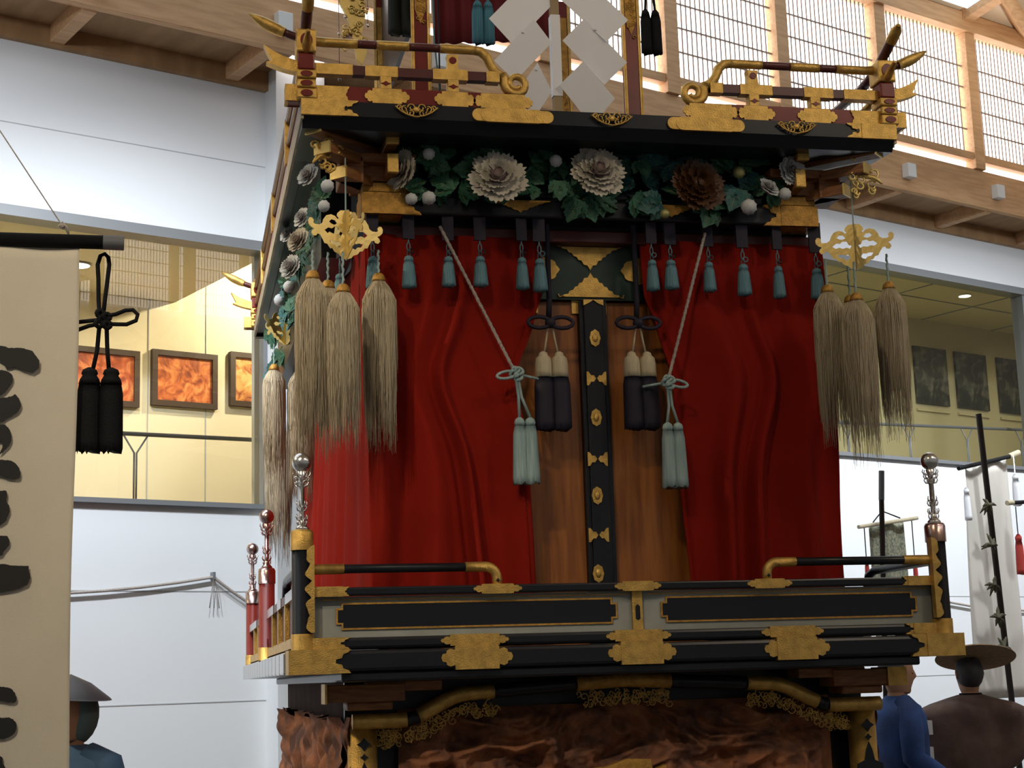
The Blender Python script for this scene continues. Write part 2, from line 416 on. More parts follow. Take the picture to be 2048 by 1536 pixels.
for i, (s, z, h) in enumerate(((-.50, 3.78, .40), (.105, 3.81, .40), (.72, 3.85, .40))):
    e = empty('framed_photograph', mat=WM @ Matrix.Translation((s, 1.575, z)), label=labs[i], cat='picture', group='framed photographs in the left gallery')
    f = MB(); W_, H_ = (.51, .41)
    t = .04
    f.box(-W_/2, W_/2, -.02, .024, H_/2-t, H_/2); f.box(-W_/2, W_/2, -.02, .024, -H_/2, -H_/2+t)
    f.box(-W_/2, -W_/2+t, -.02, .024, -H_/2+t, H_/2-t); f.box(W_/2-t, W_/2, -.02, .024, -H_/2+t, H_/2-t)
    f.build('picture_frame', DWOODF, e)
    MB().box(-W_/2+t, W_/2-t, -.002, .02, -H_/2+t, H_/2-t).build('print', PH[i], e)
DPH = swirl_mat('dark_photo_print', (.015, .018, .014), (.035, .04, .03), (.16, .15, .11), 7, 1.0)
labs = ['dark unframed photograph panel beside the right hair tassels, first of three',
        'dark photograph panel in the middle of the three on the right gallery wall',
        'dark photograph panel at the right edge behind the right gallery glass']
for i, s in enumerate((9.17, 9.86, 10.6)):
    z = 4.72
    e = empty('mounted_photograph', mat=WM @ Matrix.Translation((s, 2.18, z)), label=labs[i], cat='picture', group='dark photographs in the right gallery')
    MB().box(-.27, .27, -.01, .018, -.32, .32).build('print', DPH, e)
    MB().box(-.27, .27, -.006, .018, -.40, -.375).build('caption_strip', OLIVEW, e)
# handrails with Y supports
def handrail(nm, s0, s1, z0, z1, ss, zb, lab):
    e = empty(nm, mat=WM @ Matrix.Translation((0, .3, 0)), label=lab, cat='handrail')
    MB().tube([(s0, 0, z0), (s1, 0, z1)], .014, 8).build('rail', GREYM, e)
    for s in ss:
        zz = z0+(z1-z0)*(s-s0)/(s1-s0)
        m = MB()
        for q in (-1, 1): m.tube([(s+q*.008, 0, zb), (s+q*.008, 0, zz-.12), (s+q*.085, 0, zz)], .006, 6)
        m.build('support', GREYM, e)
handrail('handrail', -3.2, .12, 3.13, 3.185, (-2.0, -.78, .30-.05), 2.72, 'thin metal handrail on Y shaped supports inside left gallery window')
handrail('handrail', 3.6, 9.6, 3.60, 3.84, (5.7, 6.5, 7.3, 8.1), 3.37, 'thin metal handrail on Y shaped supports inside right gallery window')
# recessed downlights
for (s, d, z, lab) in ((-.95, .9, 4.385, 'round lit downlight in the left gallery ceiling above the black tassel'),
                       (7.95, .75, 5.355, 'small round downlight right of the right hair tassels'),
                       (8.6, 1.2, 5.355, 'small round downlight above the right gallery photographs')):
    r = .07 if s < 0 else .06
    e = empty('ceiling_downlight', mat=WM @ Matrix.Translation((s, d, z)), label=lab, cat='ceiling lamp', group='downlights in the galleries')
    MB().lathe([(r*1.15, 0), (r*1.15, -.008), (r, -.008), (r, 0)], n=20).build('trim_ring', WHITEP, e)
    MB().lathe([(r, -.001), (r, -.010)], n=20).build('lamp_lens', LAMP, e)
# straw rope hung along the wall
def wallrope(pts, lab):
    e = empty('festoon_rope', mat=WM.copy(), label=lab, cat='rope')
    P = []
    for (s0, z0), (s1, z1), sag in pts:
        for i in range(13):
            t = i/12; P.append((s0+(s1-s0)*t, -.03, z0+(z1-z0)*t-sag*4*t*(1-t)))
    MB().tube(P, .010, 6).build('rope', ROPE, e)
    for (s, z) in {(p[1]) for p in pts}:
        MB().box(s-.008, s+.008, -.045, .0, z-.015, z+.03).build('hook', GREYM, e)
        m = MB()
        for q in (-.03, .0, .035):
            m.tube([(s, -.04, z), (s+q*.6, -.04, z-.1), (s+q, -.04, z-.19-.02*q)], .003, 5)
        m.build('rope_tail', ROPE, e)
wallrope([((-3.2, 2.28), (-.40, 2.26), .125), ((-.40, 2.26), (-.045, 2.04), .01)], 'sagging thin straw rope hooked on the white wall left of the float')
wallrope([((4.2, 2.17), (6.0, 2.2), .12), ((6.0, 2.2), (9, 2.2), .15)], 'sagging thin straw rope on the white wall behind the right banners')

# ================================================================== THE FLOAT
FL = empty('festival_float', (0, 0, 0), label='tall lacquered and gilded festival float with red curtains and peony carvings', cat='festival float')
def part(name, mb, mats, parent=None, bevel=0, **k): return mb.build(name, mats, parent or FL, bevel, **k)
def bbox_(x0, x1, y0, y1, z0, z1): return MB().box(x0, x1, y0, y1, z0, z1)
def mir(fn):
    for q in (-1, 1): fn(q)

def cusped(cx, cz, w_, h_, e=None, tips=True):
    """outline of a gilt strap plate whose both ends are scalloped"""
    e = e or h_*.55; hw, hh = w_/2, h_/2
    R = [(hw-e, hh), (hw-e*.92, hh*.62), (hw-e*.62, hh*.74), (hw-e*.38, hh*.60), (hw-e*.34, hh*.36), (hw-e*.10, hh*.32), (hw, 0)]
    R = R + [(x, -z) for x, z in R[::-1][1:]]
    L = [(-x, z) for x, z in R[::-1]]
    return [(cx+x, cz+z) for x, z in R+L][::-1]
def capsule(cx, cz, w_, h_):
    hw, hh = w_/2, h_/2; P = []
    for i in range(9):
        a = pi/2-pi*i/8; P.append((cx+hw-hh+hh*cos(a), cz+hh*sin(a)))
    for i in range(9):
        a = -pi/2-pi*i/8; P.append((cx-hw+hh+hh*cos(a), cz+hh*sin(a)))
    return P
def endcap(x_in, x_out, z0, z1, notch):
    """cap plate with a bite taken out of its inner edge (x_in side)"""
    d = 1 if x_out > x_in else -1; h = z1-z0; zm = (z0+z1)/2
    P = [(x_out, z0), (x_in, z0), (x_in+d*notch*.15, z0+h*.12), (x_in+d*notch*.5, z0+h*.2), (x_in+d*notch*.6, z0+h*.36), (x_in+d*notch, zm-h*.08),
         (x_in+d*notch, zm+h*.08), (x_in+d*notch*.6, z1-h*.36), (x_in+d*notch*.5, z1-h*.2), (x_in+d*notch*.15, z1-h*.12), (x_in, z1), (x_out, z1)]
    return P if d > 0 else P[::-1]
def diamond(cx, cz, a, b):
    return [(cx+a, cz), (cx+a*.45, cz+b*.35), (cx, cz+b), (cx-a*.45, cz+b*.35), (cx-a, cz), (cx-a*.45, cz-b*.35), (cx, cz-b), (cx+a*.45, cz-b*.35)]

# ---- lower deck edge -------------------------------------------------------
YR = 3.75                                  # rear of the decks
m = MB(); m.box(-1.195, 1.195, .004, YR, 1.634, 1.704); part('deck_beam', m, BLACK, bevel=.012)
m = MB(); m.box(-1.03, 1.04, .02, YR-.1, 1.600, 1.634); part('deck_underboard', m, BLACK, bevel=.008)
def f(q):
    m = MB(); m.plate([endcap(q*1.0, q*1.2, 1.630, 1.708, .05)], -.002, .02)
    m.box(min(q*1.06, q*1.205), max(q*1.06, q*1.205), -.0045, .16, 1.629, 1.709); part('beam_end_cap', m, GOLD, bevel=.006)
mir(f)
for cx in (-.575, .002, .568):
    m = MB(); m.plate([cusped(cx, 1.671, .245, .080, .05)], -.001, .012)
    m.box(cx-.075, cx+.075, -.003, .05, 1.631, 1.7065); part('beam_strap', m, GOLD)
    m = MB(); m.plate([cusped(cx, 1.729, .235, .037, .035)], .034, .012); m.box(cx-.085, cx+.085, .033, .06, 1.711, 1.7495)
    part('sill_strap', m, GOLD)
m = MB(); m.box(-1.13, 1.13, .04, .10, 1.708, 1.747); part('railing_sill', m, BLACK, bevel=.01)
def f(q):
    m = MB(); m.plate([endcap(q*1.0, q*1.125, 1.7095, 1.7475, .03)], .034, .01); m.box(min(q*1.03, q*1.125), max(q*1.03, q*1.125), .0315, .10, 1.709, 1.748)
    part('sill_end_cap', m, GOLD, bevel=.004)
mir(f)
# silvered strap fittings along the two side edges
k = 0; y = .20
while y < YR-.05:
    for q in (-1, 1):
        if q > 0 and k % 2: continue
        m = MB(); m.box(q*1.204-.006, q*1.204+.006, y, y+.20, 1.632, 1.706); m.box(q*1.14-.02, q*1.14+.02, y+.01, y+.19, 1.708, 1.75)
        part('side_edge_strap', m, SILV, bevel=.005, label='silvery strap fitting')
    y += .235; k += 1
# ---- railing: posts --------------------------------------------------------
def post(x, y, silver, body, cap, big=1.0):
    m = MB(); m.lathe([(.035*big, 1.70), (.035*big, 2.10)], (x, y, 0), 8)
    p = part('corner_post', m, body)
    MB().lathe([(.038*big, 1.706), (.038*big, 1.762)], (x, y, 0), 16).build('post_shoe', GOLD, p)
    MB().lathe([(.0385*big, 2.04), (.0385*big, 2.098), (.033*big, 2.108), (.015, 2.112)], (x, y, 0), 20).build('post_cap', cap, p)
    if y < 1:
        s = 1 if x < 0 else -1; m = MB()
        px_ = x+s*.036
        P = []
        for i in range(41):                    # gilt leaf strip with scalloped edge down the inner side
            t = i/40; P.append((px_-s*(.010+.017*abs(sin(t*pi*5))+.004*sin(t*40)), 1.765+.285*t))
        P += [(px_+s*.002, 2.055), (px_+s*.002, 1.765)]
        m.plate([P if s > 0 else P[::-1]], y-.040, .03); m.build('leaf_strip', GOLD, p)
    m = MB(); m.lathe([(.020, 2.108), (.026, 2.113), (.020, 2.12), (.012, 2.128), (.0095, 2.15), (.0085, 2.22), (.0095, 2.28), (.017, 2.306), (.01, 2.31)], (x, y, 0), 16)
    m.sphere((x, y, 2.338), .033, 20)
    fin = m.build('finial', silver, p)
    m = MB()
    for (z, r) in ((2.30, .030), (2.285, .027), (2.268, .024), (2.20, .018), (2.185, .019), (2.155, .021), (2.135, .018)):
        for a in range(6):
            A = a*pi/3+z*40; c, s_ = cos(A), sin(A)
            m.tube([(x+c*.008, y+s_*.008, z-.012), (x+c*r*.8, y+s_*r*.8, z-.010), (x+c*r, y+s_*r, z-.001), (x+c*r*.9, y+s_*r*.9, z+.008)], [.0032, .003, .0025, .0015], 5)
    m.lathe([(.0095, 2.13), (.0098, 2.30)], (x, y, 0), 8); m.build('leaf_ruff', silver, fin)
post(-1.155, .05, SILV, BLACK, GOLD); post(1.15, .05, SILV, BLACK, COPPER)
post(-1.179, 1.81, COPPER, REDL, COPPER); post(-1.165, 3.52, COPPER, REDL, COPPER)
# ---- railing: rails --------------------------------------------------------
m = MB(); m.box(-1.12, 1.12, .035, .065, 1.885, 1.914); part('lower_rail', m, BLACK, bevel=.006)
def f(q):
    m = MB(); m.plate([endcap(q*1.0, q*1.122, 1.8845, 1.9155, .014)], .031, .008); m.box(min(q*1.02, q*1.122), max(q*1.02, q*1.122), .0295, .068, 1.883, 1.917); part('rail_end_sleeve', m, GOLD)
mir(f)
for cx in (-.492, .006, .492):
    m = MB(); m.plate([cusped(cx, 1.9, .17 if cx else .165, .032, .03)], .030, .008); m.box(cx-.05, cx+.05, .029, .068, 1.883, 1.9165); part('rail_strap', m, GOLD)
def f(q):
    P = [(q*1.12, .05, 1.976), (q*1.02, .05, 1.976), (q*.60, .05, 1.976)]
    m = MB(); m.tube(P, .0155, 10); r = part('upper_rail', m, DREDL if 0 else BLACK)
    m = MB(); m.tube([(q*1.12, .05, 1.976), (q*1.015, .05, 1.976)], .0172, 12); m.build('rail_end_sleeve', GOLD, r)
    P = [(q*.60, .05, 1.976), (q*.53, .05, 1.976)]
    for i in range(7): a = i/6*pi/2; P.append((q*(.53-.04*sin(a)), .05, 1.936+.04*cos(a)))
    P.append((q*.49, .05, 1.91))
    m = MB(); m.tube(P, .0172, 12); m.build('rail_bend', GOLD, r)
    m = MB(); m.plate([diamond(q*.49, 1.928, .007, .009)], .0315, .003); m.build('cut_diamond', BLACK, r)
mir(f)
# white panels with sunk black fields
m = MB(); m.box(-1.12, 1.125, .066, .10, 1.746, 1.884); pb = part('railing_panel', m, GESSO)
for (a, b) in ((-1.036, -.07), (.10, 1.056)):
    z0, z1 = 1.779, 1.857; n = .018
    P = [(a, z0+n), (a+n, z0+n), (a+n, z0), (b-n, z0), (b-n, z0+n), (b, z0+n), (b, z1-n), (b-n, z1-n), (b-n, z1), (a+n, z1), (a+n, z1-n), (a, z1-n)]
    o_ = .006; c0, c1 = (a+b)/2, (z0+z1)/2
    Q = [(x+(o_ if x > c0 else -o_), z+(o_ if z > c1 else -o_)) for x, z in P]
    m = MB(); m.plate([Q, P], .060, .008); m.build('gilt_fillet', DGOLD, pb)
    m = MB(); m.plate([P], .0625, .006); m.build('sunk_field', BLACK, pb)
    m = MB(); zz = 1.8855 if 0 else 1.876
    m.box(a-.05, b+.05, .062, .068, 1.872, 1.8755); m.build('gilt_line', DGOLD, pb)
m = MB(); m.box(-.012, .026, .052, .07, 1.747, 1.886); mp_ = part('centre_stile', m, GOLD, bevel=.003)
m = MB(); m.plate([[(-.001, 1.788), (.007, 1.782), (.015, 1.788), (.015, 1.83), (.007, 1.838), (-.001, 1.83)]], .0495, .003); m.build('sunk_field', BLACK, mp_)
# side railings
def side_rail(q):
    X = q*1.165
    m = MB(); m.box(X-.016, X+.016, .09, 1.78, 1.884, 1.915); r = part('side_rail', m, DREDL)
    m = MB(); m.box(X-.016, X+.016, 1.84, 3.5, 1.884, 1.915); r2 = part('side_rail', m, DREDL)
    for (a, b, rr) in ((.09, .5, r), (.75, .98, r), (1.25, 1.78, r), (1.85, 2.3, r2), (2.7, 3.5, r2)):
        m = MB(); m.box(X-.019, X+.019, a, b, 1.882, 1.918); m.build('rail_sleeve', SILV if q < 0 else GOLD, rr)
    m = MB(); P = [(X, .09, 1.976), (X, .62, 1.976), (X, .68, 1.96), (X, .70, 1.915)]; m.tube(P, .017, 10); part('side_upper_rail', m, BLACK)
    m = MB(); m.box(X-.014, X+.014, .09, 3.5, 1.72, 1.755); part('side_sill', m, GOLD)
    for yy in (.55, .95, 1.35, 2.2, 2.6, 3.0):
        m = MB(); m.box(X-.016, X+.016, yy, yy+.04, 1.75, 1.886); part('baluster', m, GOLD)
    m = MB(); m.box(X+.004*q*-1-.004, X+.004*q*-1+.004, .12, 3.45, 1.75, 1.884); part('side_panel', m, DREDL)
mir(side_rail)

# ---- underside: columns, cusped beam, brackets, carved panels ---------------
def f(q):
    c = q*.93
    m = MB(); m.lathe([(.052, 0), (.052, 1.44)], (c, .32, 0), 20); p = part('gilt_column', m, GOLD)
    for z, a in ((1.388, .026), (1.345, .014)):
        m = MB(); m.plate([diamond(c, z, a, a*.9)], .2655, .004); m.build('cut_diamond', BLACK, p)
    m = MB(); m.plate([[(c-.055, 1.21), (c+.055, 1.21), (c+.05, 1.25), (c+.02, 1.262), (c+.012, 1.30), (c, 1.33), (c-.012, 1.30), (c-.02, 1.262), (c-.05, 1.25)]], .2655, .004); m.build('sunk_field', BLACK, p)
    # stepped brackets carrying the deck
    m = MB(); m.box(min(q*.79, q*1.06), max(q*.79, q*1.06), .22, .36, 1.532, 1.592); b = part('bracket_arm', m, WOOD, bevel=.004)
    x0 = q*1.0 if q > 0 else -.935
    MB().box(min(q*1.0, q*1.075) if q > 0 else -1.068, max(q*1.0, q*1.075) if q > 0 else -1.060, .212, .36, 1.528, 1.596).build('gilt_end', GOLD, b)
    m = MB(); m.box(min(q*.66, q*.92), max(q*.66, q*.92), .23, .35, 1.565, 1.60); part('bracket_arm', m, WOOD, bevel=.004)
    m = MB(); m.box(min(q*.83, q*.99), max(q*.83, q*.99), .24, .38, 1.503, 1.533); part('bearing_block', m, WOOD, bevel=.008)
mir(f)
def zarch(x):
    a = abs(x); t = min(max((.80-a)/(.80-.56), 0), 1); t = t*t*(3-2*t)
    return 1.465+t*.085+.03*max(0, 1-a/.56)
for (a, b, mt) in ((-.97, -.78, GOLD), (-.78, -.74, BLACK), (-.74, -.47, GOLD), (-.47, -.17, BLACK), (-.17, .18, DGOLD), (.18, .47, BLACK), (.47, .74, GOLD), (.74, .78, BLACK), (.78, .985, GOLD)):
    n = max(2, int((b-a)/.03)); P = [(a+(b-a)*i/n, .27, zarch(a+(b-a)*i/n)) for i in range(n+1)]
    part('cusped_beam', MB().tube(P, .027 if mt is not BLACK else .0255, 10), mt, label='gilt stretch' if mt is not BLACK else 'black lacquered stretch')
def filigree(name, fz, x0, x1, h, n, seed, Y=.27, mt=GOLD):
    rr = random.Random(seed); m = MB()
    for i in range(n):
        x = x0+(x1-x0)*rr.random(); z = fz(x)-h*rr.random()*.9; r = .008+.009*rr.random(); a0 = rr.random()*6.28; P = []
        for j in range(9):
            a = a0+j*.75; q = r*(1-j*.09); P.append((x+q*cos(a), Y-.006*rr.random(), z+q*sin(a)))
        m.tube(P, .0022, 4)
    part(name, m, mt)
for (a, b, sd) in ((-.78, -.46, 1), (-.17, .18, 2), (.46, .80, 3)): filigree('scroll_filigree', lambda x: zarch(x)-.035, a, b, .05, 90, sd)
for (a, b, sd) in ((-.875, -.80, 5), (.80, .87, 6)): filigree('scroll_filigree', lambda x: 1.435, a, b, .065, 46, sd, .31)
part('back_board', bbox_(-.98, .98, .42, .46, .4, 1.60), BLACK)
def relief(x0, x1, z0, z1, y, amp, seed, nx=150, nz=60):
    def g(u, v):
        x = x0+(x1-x0)*u; z = z0+(z1-z0)*v
        p = Vector((x*3.2+seed, z*5, seed)); d = Vector((noise.noise(p), noise.noise(p+Vector((5, 2, 1))), 0))*1.4
        r = abs(noise.noise(p*1.6+d*1.3)); r2 = abs(noise.noise(p*5+d*2)); h = (1-r*2.4)*.6+(1-r2*2)*.28+noise.noise(p*12)*.1
        e = min(u, 1-u, (1-v)*.8)*12; return (x, y-amp*max(-.2, h)*min(1, e), z)
    return g
m = MB(); m.grid(relief(-.80, .82, .9, 1.50, .36, .11, 3.3), 240, 90); part('dragon_relief', m, CARVE)
for q in (-1, 1):
    m = MB(); z0, z1 = 1.12, 1.475
    P = [(q*.965, z0), (q*1.10, z0), (q*1.125, 1.20), (q*1.10, 1.26), (q*1.118, 1.31), (q*1.085, 1.35), (q*1.10, 1.41), (q*1.078, 1.475), (q*1.065, 1.44), (q*1.05, 1.465), (q*1.01, 1.48), (q*.965, 1.47)]
    def gg(u, v, q=q):
        z = .95+v*.53; x = .955+u*(.035+.012*sin(z*41)); h = .05*abs(noise.noise(Vector((u*3, z*14, 2.2))))+.04*sin(u*pi)
        return (q*x, .40-h*1.6-.02, z)
    m.grid(gg, 16, 60)
    def g2(u, v, q=q):
        z = .95+v*.53; Y = .38+u*3.1; h = .10*abs(noise.noise(Vector((Y*7, z*3.5, 4.2))))+.045*abs(noise.noise(Vector((Y*21, z*9, 1))))
        return (q*(.975+h), Y, z-.06*abs(noise.noise(Vector((Y*6, 2, 2))))*v)
    m.grid(g2, 90, 50); part('carved_side_panel', m, CARVE)
# gilt crest at the foot of the relief and two dark blue-green framed panels
m = MB(); m.plate([[(-.2, 1.20), (.15, 1.20), (.14, 1.28), (.09, 1.262), (.085, 1.30), (.0, 1.305), (-.08, 1.28), (-.15, 1.275)]], .235, .03); part('gilt_crest', m, DGOLD)
part('deck_body', bbox_(-.97, .97, .46, 3.6, .45, 1.60), mat('dark_brown_wood', (.07, .03, .015), .85, 0, var=.4, vs=4, spec=.1))
part('wheel_carriage', bbox_(-.95, .95, .3, 3.7, .28, .55), BLACK, bevel=.02)
def wheel(x, y):
    m = MB()
    for i in range(1): m.tube([(x-.05, y, .42), (x+.05, y, .42)], .42, 32); m.tube([(x-.09, y, .42), (x+.09, y, .42)], .09, 16)
    part('wheel', m, BLACK)
for x in (-1.02, 1.02):
    for y in (.9, 3.1): wheel(x, y)

# ---- body with doors --------------------------------------------------------
part('body_box', bbox_(-.84, .90, .62, 3.3, 1.62, 3.32), BLACK)
part('body_front', bbox_(-.84, .90, .56, .62, 1.62, 3.32), DREDL)
for (a, b) in ((-.40, -.045), (.065, .42)):
    m = MB(); m.box(a, b, .525, .56, 1.70, 3.035); part('door_leaf', m, DOORW, bevel=.004)
m = MB(); m.box(-.045, .065, .50, .56, 1.70, 3.035); m.box(-.028, .048, .49, .51, 1.70, 3.035); st = part('door_stile', m, BLACK, bevel=.004)
for py in (676, 835, 991, 1147):
    p = AT(1190+(py-676)*.0145, py, .485); c = p.x; z = p.z; m = MB()
    m.plate([[(c+.021*cos(a*pi/12)*(1+.06*cos(a*pi/12*8)), z+.033*sin(a*pi/12)*(1+.06*cos(a*pi/12*8))) for a in range(24)]], .483, .008)
    m.sphere((c, .484, z), .012, 10, sc=(1, .5, 1.5)); m.build('medallion', GOLD, st)
for py in (757, 918, 1070):
    p = AT(1192+(py-676)*.0145, py, .485); z = p.z
    for q in (-1, 1):
        m = MB(); e = p.x+q*.039
        P = [(e-q*.037, z), (e-q*.028, z+.013), (e-q*.018, z+.012), (e-q*.008, z+.026), (e, z+.027), (e, z-.027), (e-q*.008, z-.026), (e-q*.018, z-.012), (e-q*.028, z-.013)]
        m.plate([P], .484, .008); m.build('half_medallion', GOLD, st)
m = MB(); m.plate([[(-.03, 3.035), (.05, 3.035), (.05, 3.012), (.03, 3.02), (.01, 3.034), (-.012, 3.02), (-.03, 3.012)]], .484, .008); m.build('half_medallion', GOLD, st)
for (a, b) in ((-.24, -.205), (-.07, -.03), (.05, .07)):
    m = MB(); m.box(a, b, .515, .53, 2.985, 3.037); part('door_corner_plate', m, GOLD)
# green transom with gilt cloud plates
m = MB(); m.box(-.40, .42, .50, .56, 3.037, 3.27); tr = part('transom_panel', m, GREEN)
def cloud(cx, z_flat, z_tip, hw, up):
    s = 1 if z_tip > z_flat else -1; H = abs(z_tip-z_flat); R = []
    prof = [(1.0, .02), (.97, .10), (.80, .14), (.74, .26), (.62, .30), (.56, .42), (.46, .45), (.40, .58), (.30, .60), (.22, .78), (.10, .80), (0, 1.0)]
    R = [(cx+a*hw, z_flat+s*b*H) for a, b in prof]; L = [(cx-a*hw, z_flat+s*b*H) for a, b in prof[::-1][1:]]
    return R+L if s > 0 else (R+L)[::-1]
c0 = .005
m = MB(); m.plate([cloud(c0, 3.25, 3.155, .115, 0)], .492, .01)
m.tube([(c0-.11, .494, 3.245), (c0-.128, .494, 3.25), (c0-.132, .494, 3.262)], .003, 5); m.tube([(c0+.11, .494, 3.245), (c0+.128, .494, 3.25), (c0+.132, .494, 3.262)], .003, 5); m.build('cloud_plate', GOLD, tr)
m = MB(); m.plate([cloud(c0, 3.045, 3.145, .115, 0)], .492, .01)
m.tube([(c0-.11, .494, 3.05), (c0-.128, .494, 3.045), (c0-.132, .494, 3.058)], .003, 5); m.tube([(c0+.11, .494, 3.05), (c0+.128, .494, 3.045), (c0+.132, .494, 3.058)], .003, 5); m.build('cloud_plate', GOLD, tr)
for q in (-1, 1):
    m = MB(); e = c0+q*.215; P = []
    for i in range(17):
        a = -pi/2+pi*i/16; r = 1+.05*cos(a*9); P.append((e-q*.088*cos(a)*r, 3.155+.052*sin(a)*r))
    m.plate([P], .492, .01); m.build('round_plate', GOLD, tr)
# curtain rail (dark red beam) and main tie beam
m = MB(); m.box(-.88, .94, .44, .52, 3.25, 3.300); part('curtain_beam', m, DREDL, bevel=.006)
m = MB(); m.box(-.86, .90, .46, .58, 3.295, 3.33); part('head_board', m, BLACK)
m = MB(); m.box(-.88, .88, .35, .50, 3.318, 3.392); part('tie_beam', m, BLACK, bevel=.008)
m = MB(); m.box(-.88, .88, .36, .50, 3.40, 3.435); part('tie_beam', m, BLACK, bevel=.008)
def f(q):
    m = MB(); m.plate([endcap(q*.68, q*.905, 3.314, 3.396, .05)], .342, .012); m.box(min(q*.75, q*.905), max(q*.75, q*.905), .3405, .51, 3.314, 3.396); part('beam_end_cap', m, DGOLD, bevel=.004)
    m = MB(); m.box(min(q*.70, q*.90), max(q*.70, q*.90), .35, .51, 3.400, 3.438); part('beam_end_cap', m, DGOLD, bevel=.004)
    m = MB(); m.plate([cloud(q*.30, 3.385, 3.335, .12, 0)], .344, .01); part('cloud_plate', m, DGOLD)
mir(f)
m = MB()
for i in range(10):
    a = i/9*2-1; P = [(a*.06+.012*cos(b*.8)*(1-b*.08), .342, 3.352+.01*(1-abs(a))+.012*sin(b*.8)*(1-b*.08)) for b in range(8)]; m.tube(P, .0022, 5)
part('scroll_filigree', m, DGOLD)
# bracket clusters at the corners under the eaves
def f(q):
    xs = sorted
    def bx(a, b, y0, y1, z0, z1, mt, nm, **k):
        part(nm, MB().box(min(q*a, q*b), max(q*a, q*b), y0, y1, z0, z1), mt, bevel=.004, **k)
    bx(.74, .93, .34, .55, 3.44, 3.50, WOOD, 'bearing_block'); bx(.70, .98, .30, .40, 3.50, 3.535, WOOD, 'bracket_arm')
    bx(.78, .825, .22, .5, 3.545, 3.60, WOOD, 'bracket_arm'); bx(.778, .827, .205, .225, 3.54, 3.605, GOLD, 'gilt_block_face')
    bx(.78, .82, .25, .5, 3.44, 3.515, WOOD, 'bracket_arm'); bx(.778, .820, .235, .252, 3.44, 3.515, GOLD, 'gilt_block_face')
    bx(.90, .99, .30, .45, 3.42, 3.52, WOOD, 'bearing_block')
    # diagonal arm towards the corner
    for (r0, r1, z0, z1) in ((.0, .22, 3.42, 3.46), (.0, .31, 3.49, 3.53), (.0, .36, 3.555, 3.60)):
        m = MB(); m.box(r0, r1, -.035, .035, z0, z1); g = MB(); g.box(r1, r1+.008, -.037, .037, z0-.002, z1+.002)
        A = Matrix.Translation((q*.84, .42, 0)) @ Matrix.Rotation(-pi/4 if q > 0 else -3*pi/4, 4, 'Z')
        o = part('diagonal_bracket_arm', m.xf(A), WOOD, bevel=.003); g.xf(A).build('gilt_end', BGOLD, o)
mir(f)
# ---- eaves fascia -----------------------------------------------------------
m = MB(); P = [(.10, 3.655), (.10, 3.60), (.135, 3.56), (.62, 3.60), (.62, 3.655)]
m.add([(x, y, z) for x in (-1.14, 1.14) for y, z in P], [(4, 3, 2, 1, 0), (5, 6, 7, 8, 9)]+[(i, (i+1) % 5, (i+1) % 5+5, i+5) for i in range(5)]); part('eaves_board', m, BLACK)
for q in (-1, 1):
    m = MB(); x0, x1 = q*1.14, q*1.09
    m.box(min(x0, x1), max(x0, x1), .12, 3.75, 3.60, 3.655); part('side_eaves_board', m, BLACK, bevel=.006)
    m = MB(); m.box(min(q*1.136, q*1.146), max(q*1.136, q*1.146), .10, 3.75, 3.585, 3.652); part('side_eaves_trim', m, mat('weathered_gilt_edge', (.50, .42, .28), .6, .3, var=.5, vs=30, stretch=(1, .2, 6)))
part('upper_deck', bbox_(-1.09, 1.09, .55, 3.75, 3.61, 3.652), BLACK)
part('rear_eaves_board', bbox_(-1.14, 1.14, 3.74, 3.80, 3.585, 3.655), BLACK)
def f(q):
    m = MB(); m.plate([endcap(q*.94, q*1.142, 3.600, 3.657, .04)], .094, .01); m.box(min(q*1.0, q*1.145), max(q*1.0, q*1.145), .0915, .25, 3.598, 3.658); o = part('eaves_end_cap', m, GOLD, bevel=.006)
    m = MB(); m.plate([[(q*.985+.006*cos(a), 3.627+.008*sin(a)) for a in [i*pi/4 for i in range(8)]]], .090, .003); m.build('cut_hole', BLACK, o)
    m = MB(); m.plate([capsule(q*.372, 3.625, .305, .047)], .091, .012); m.plate([capsule(q*.372, 3.625, .24, .052)], .089, .012); part('eaves_strap', m, GOLD)
mir(f)
for cx in (-.73, .003, .733):
    m = MB()
    for q in (-1, 1):
        for (ox, oz, r, a0, dr) in ((.018, .010, .016, 0, 1), (.044, .004, .013, 2, -1), (.02, -.012, .012, 1, 1), (.064, .010, .010, 3, -1), (.040, -.010, .009, 0, 1)):
            P = [(cx+q*(ox+r*(1-i*.07)*cos(a0+dr*i*.7)), .088, 3.628+oz+r*(1-i*.07)*sin(a0+dr*i*.7)) for i in range(11)]; m.tube(P, .0030, 5)
        m.tube([(cx, .088, 3.604), (cx+q*.03, .088, 3.610), (cx+q*.055, .088, 3.622), (cx+q*.078, .088, 3.642)], .0032, 5)
    m.sphere((cx, .090, 3.632), .012, 10, sc=(1.2, .4, 1)); part('cloud_scroll', m, GOLD)

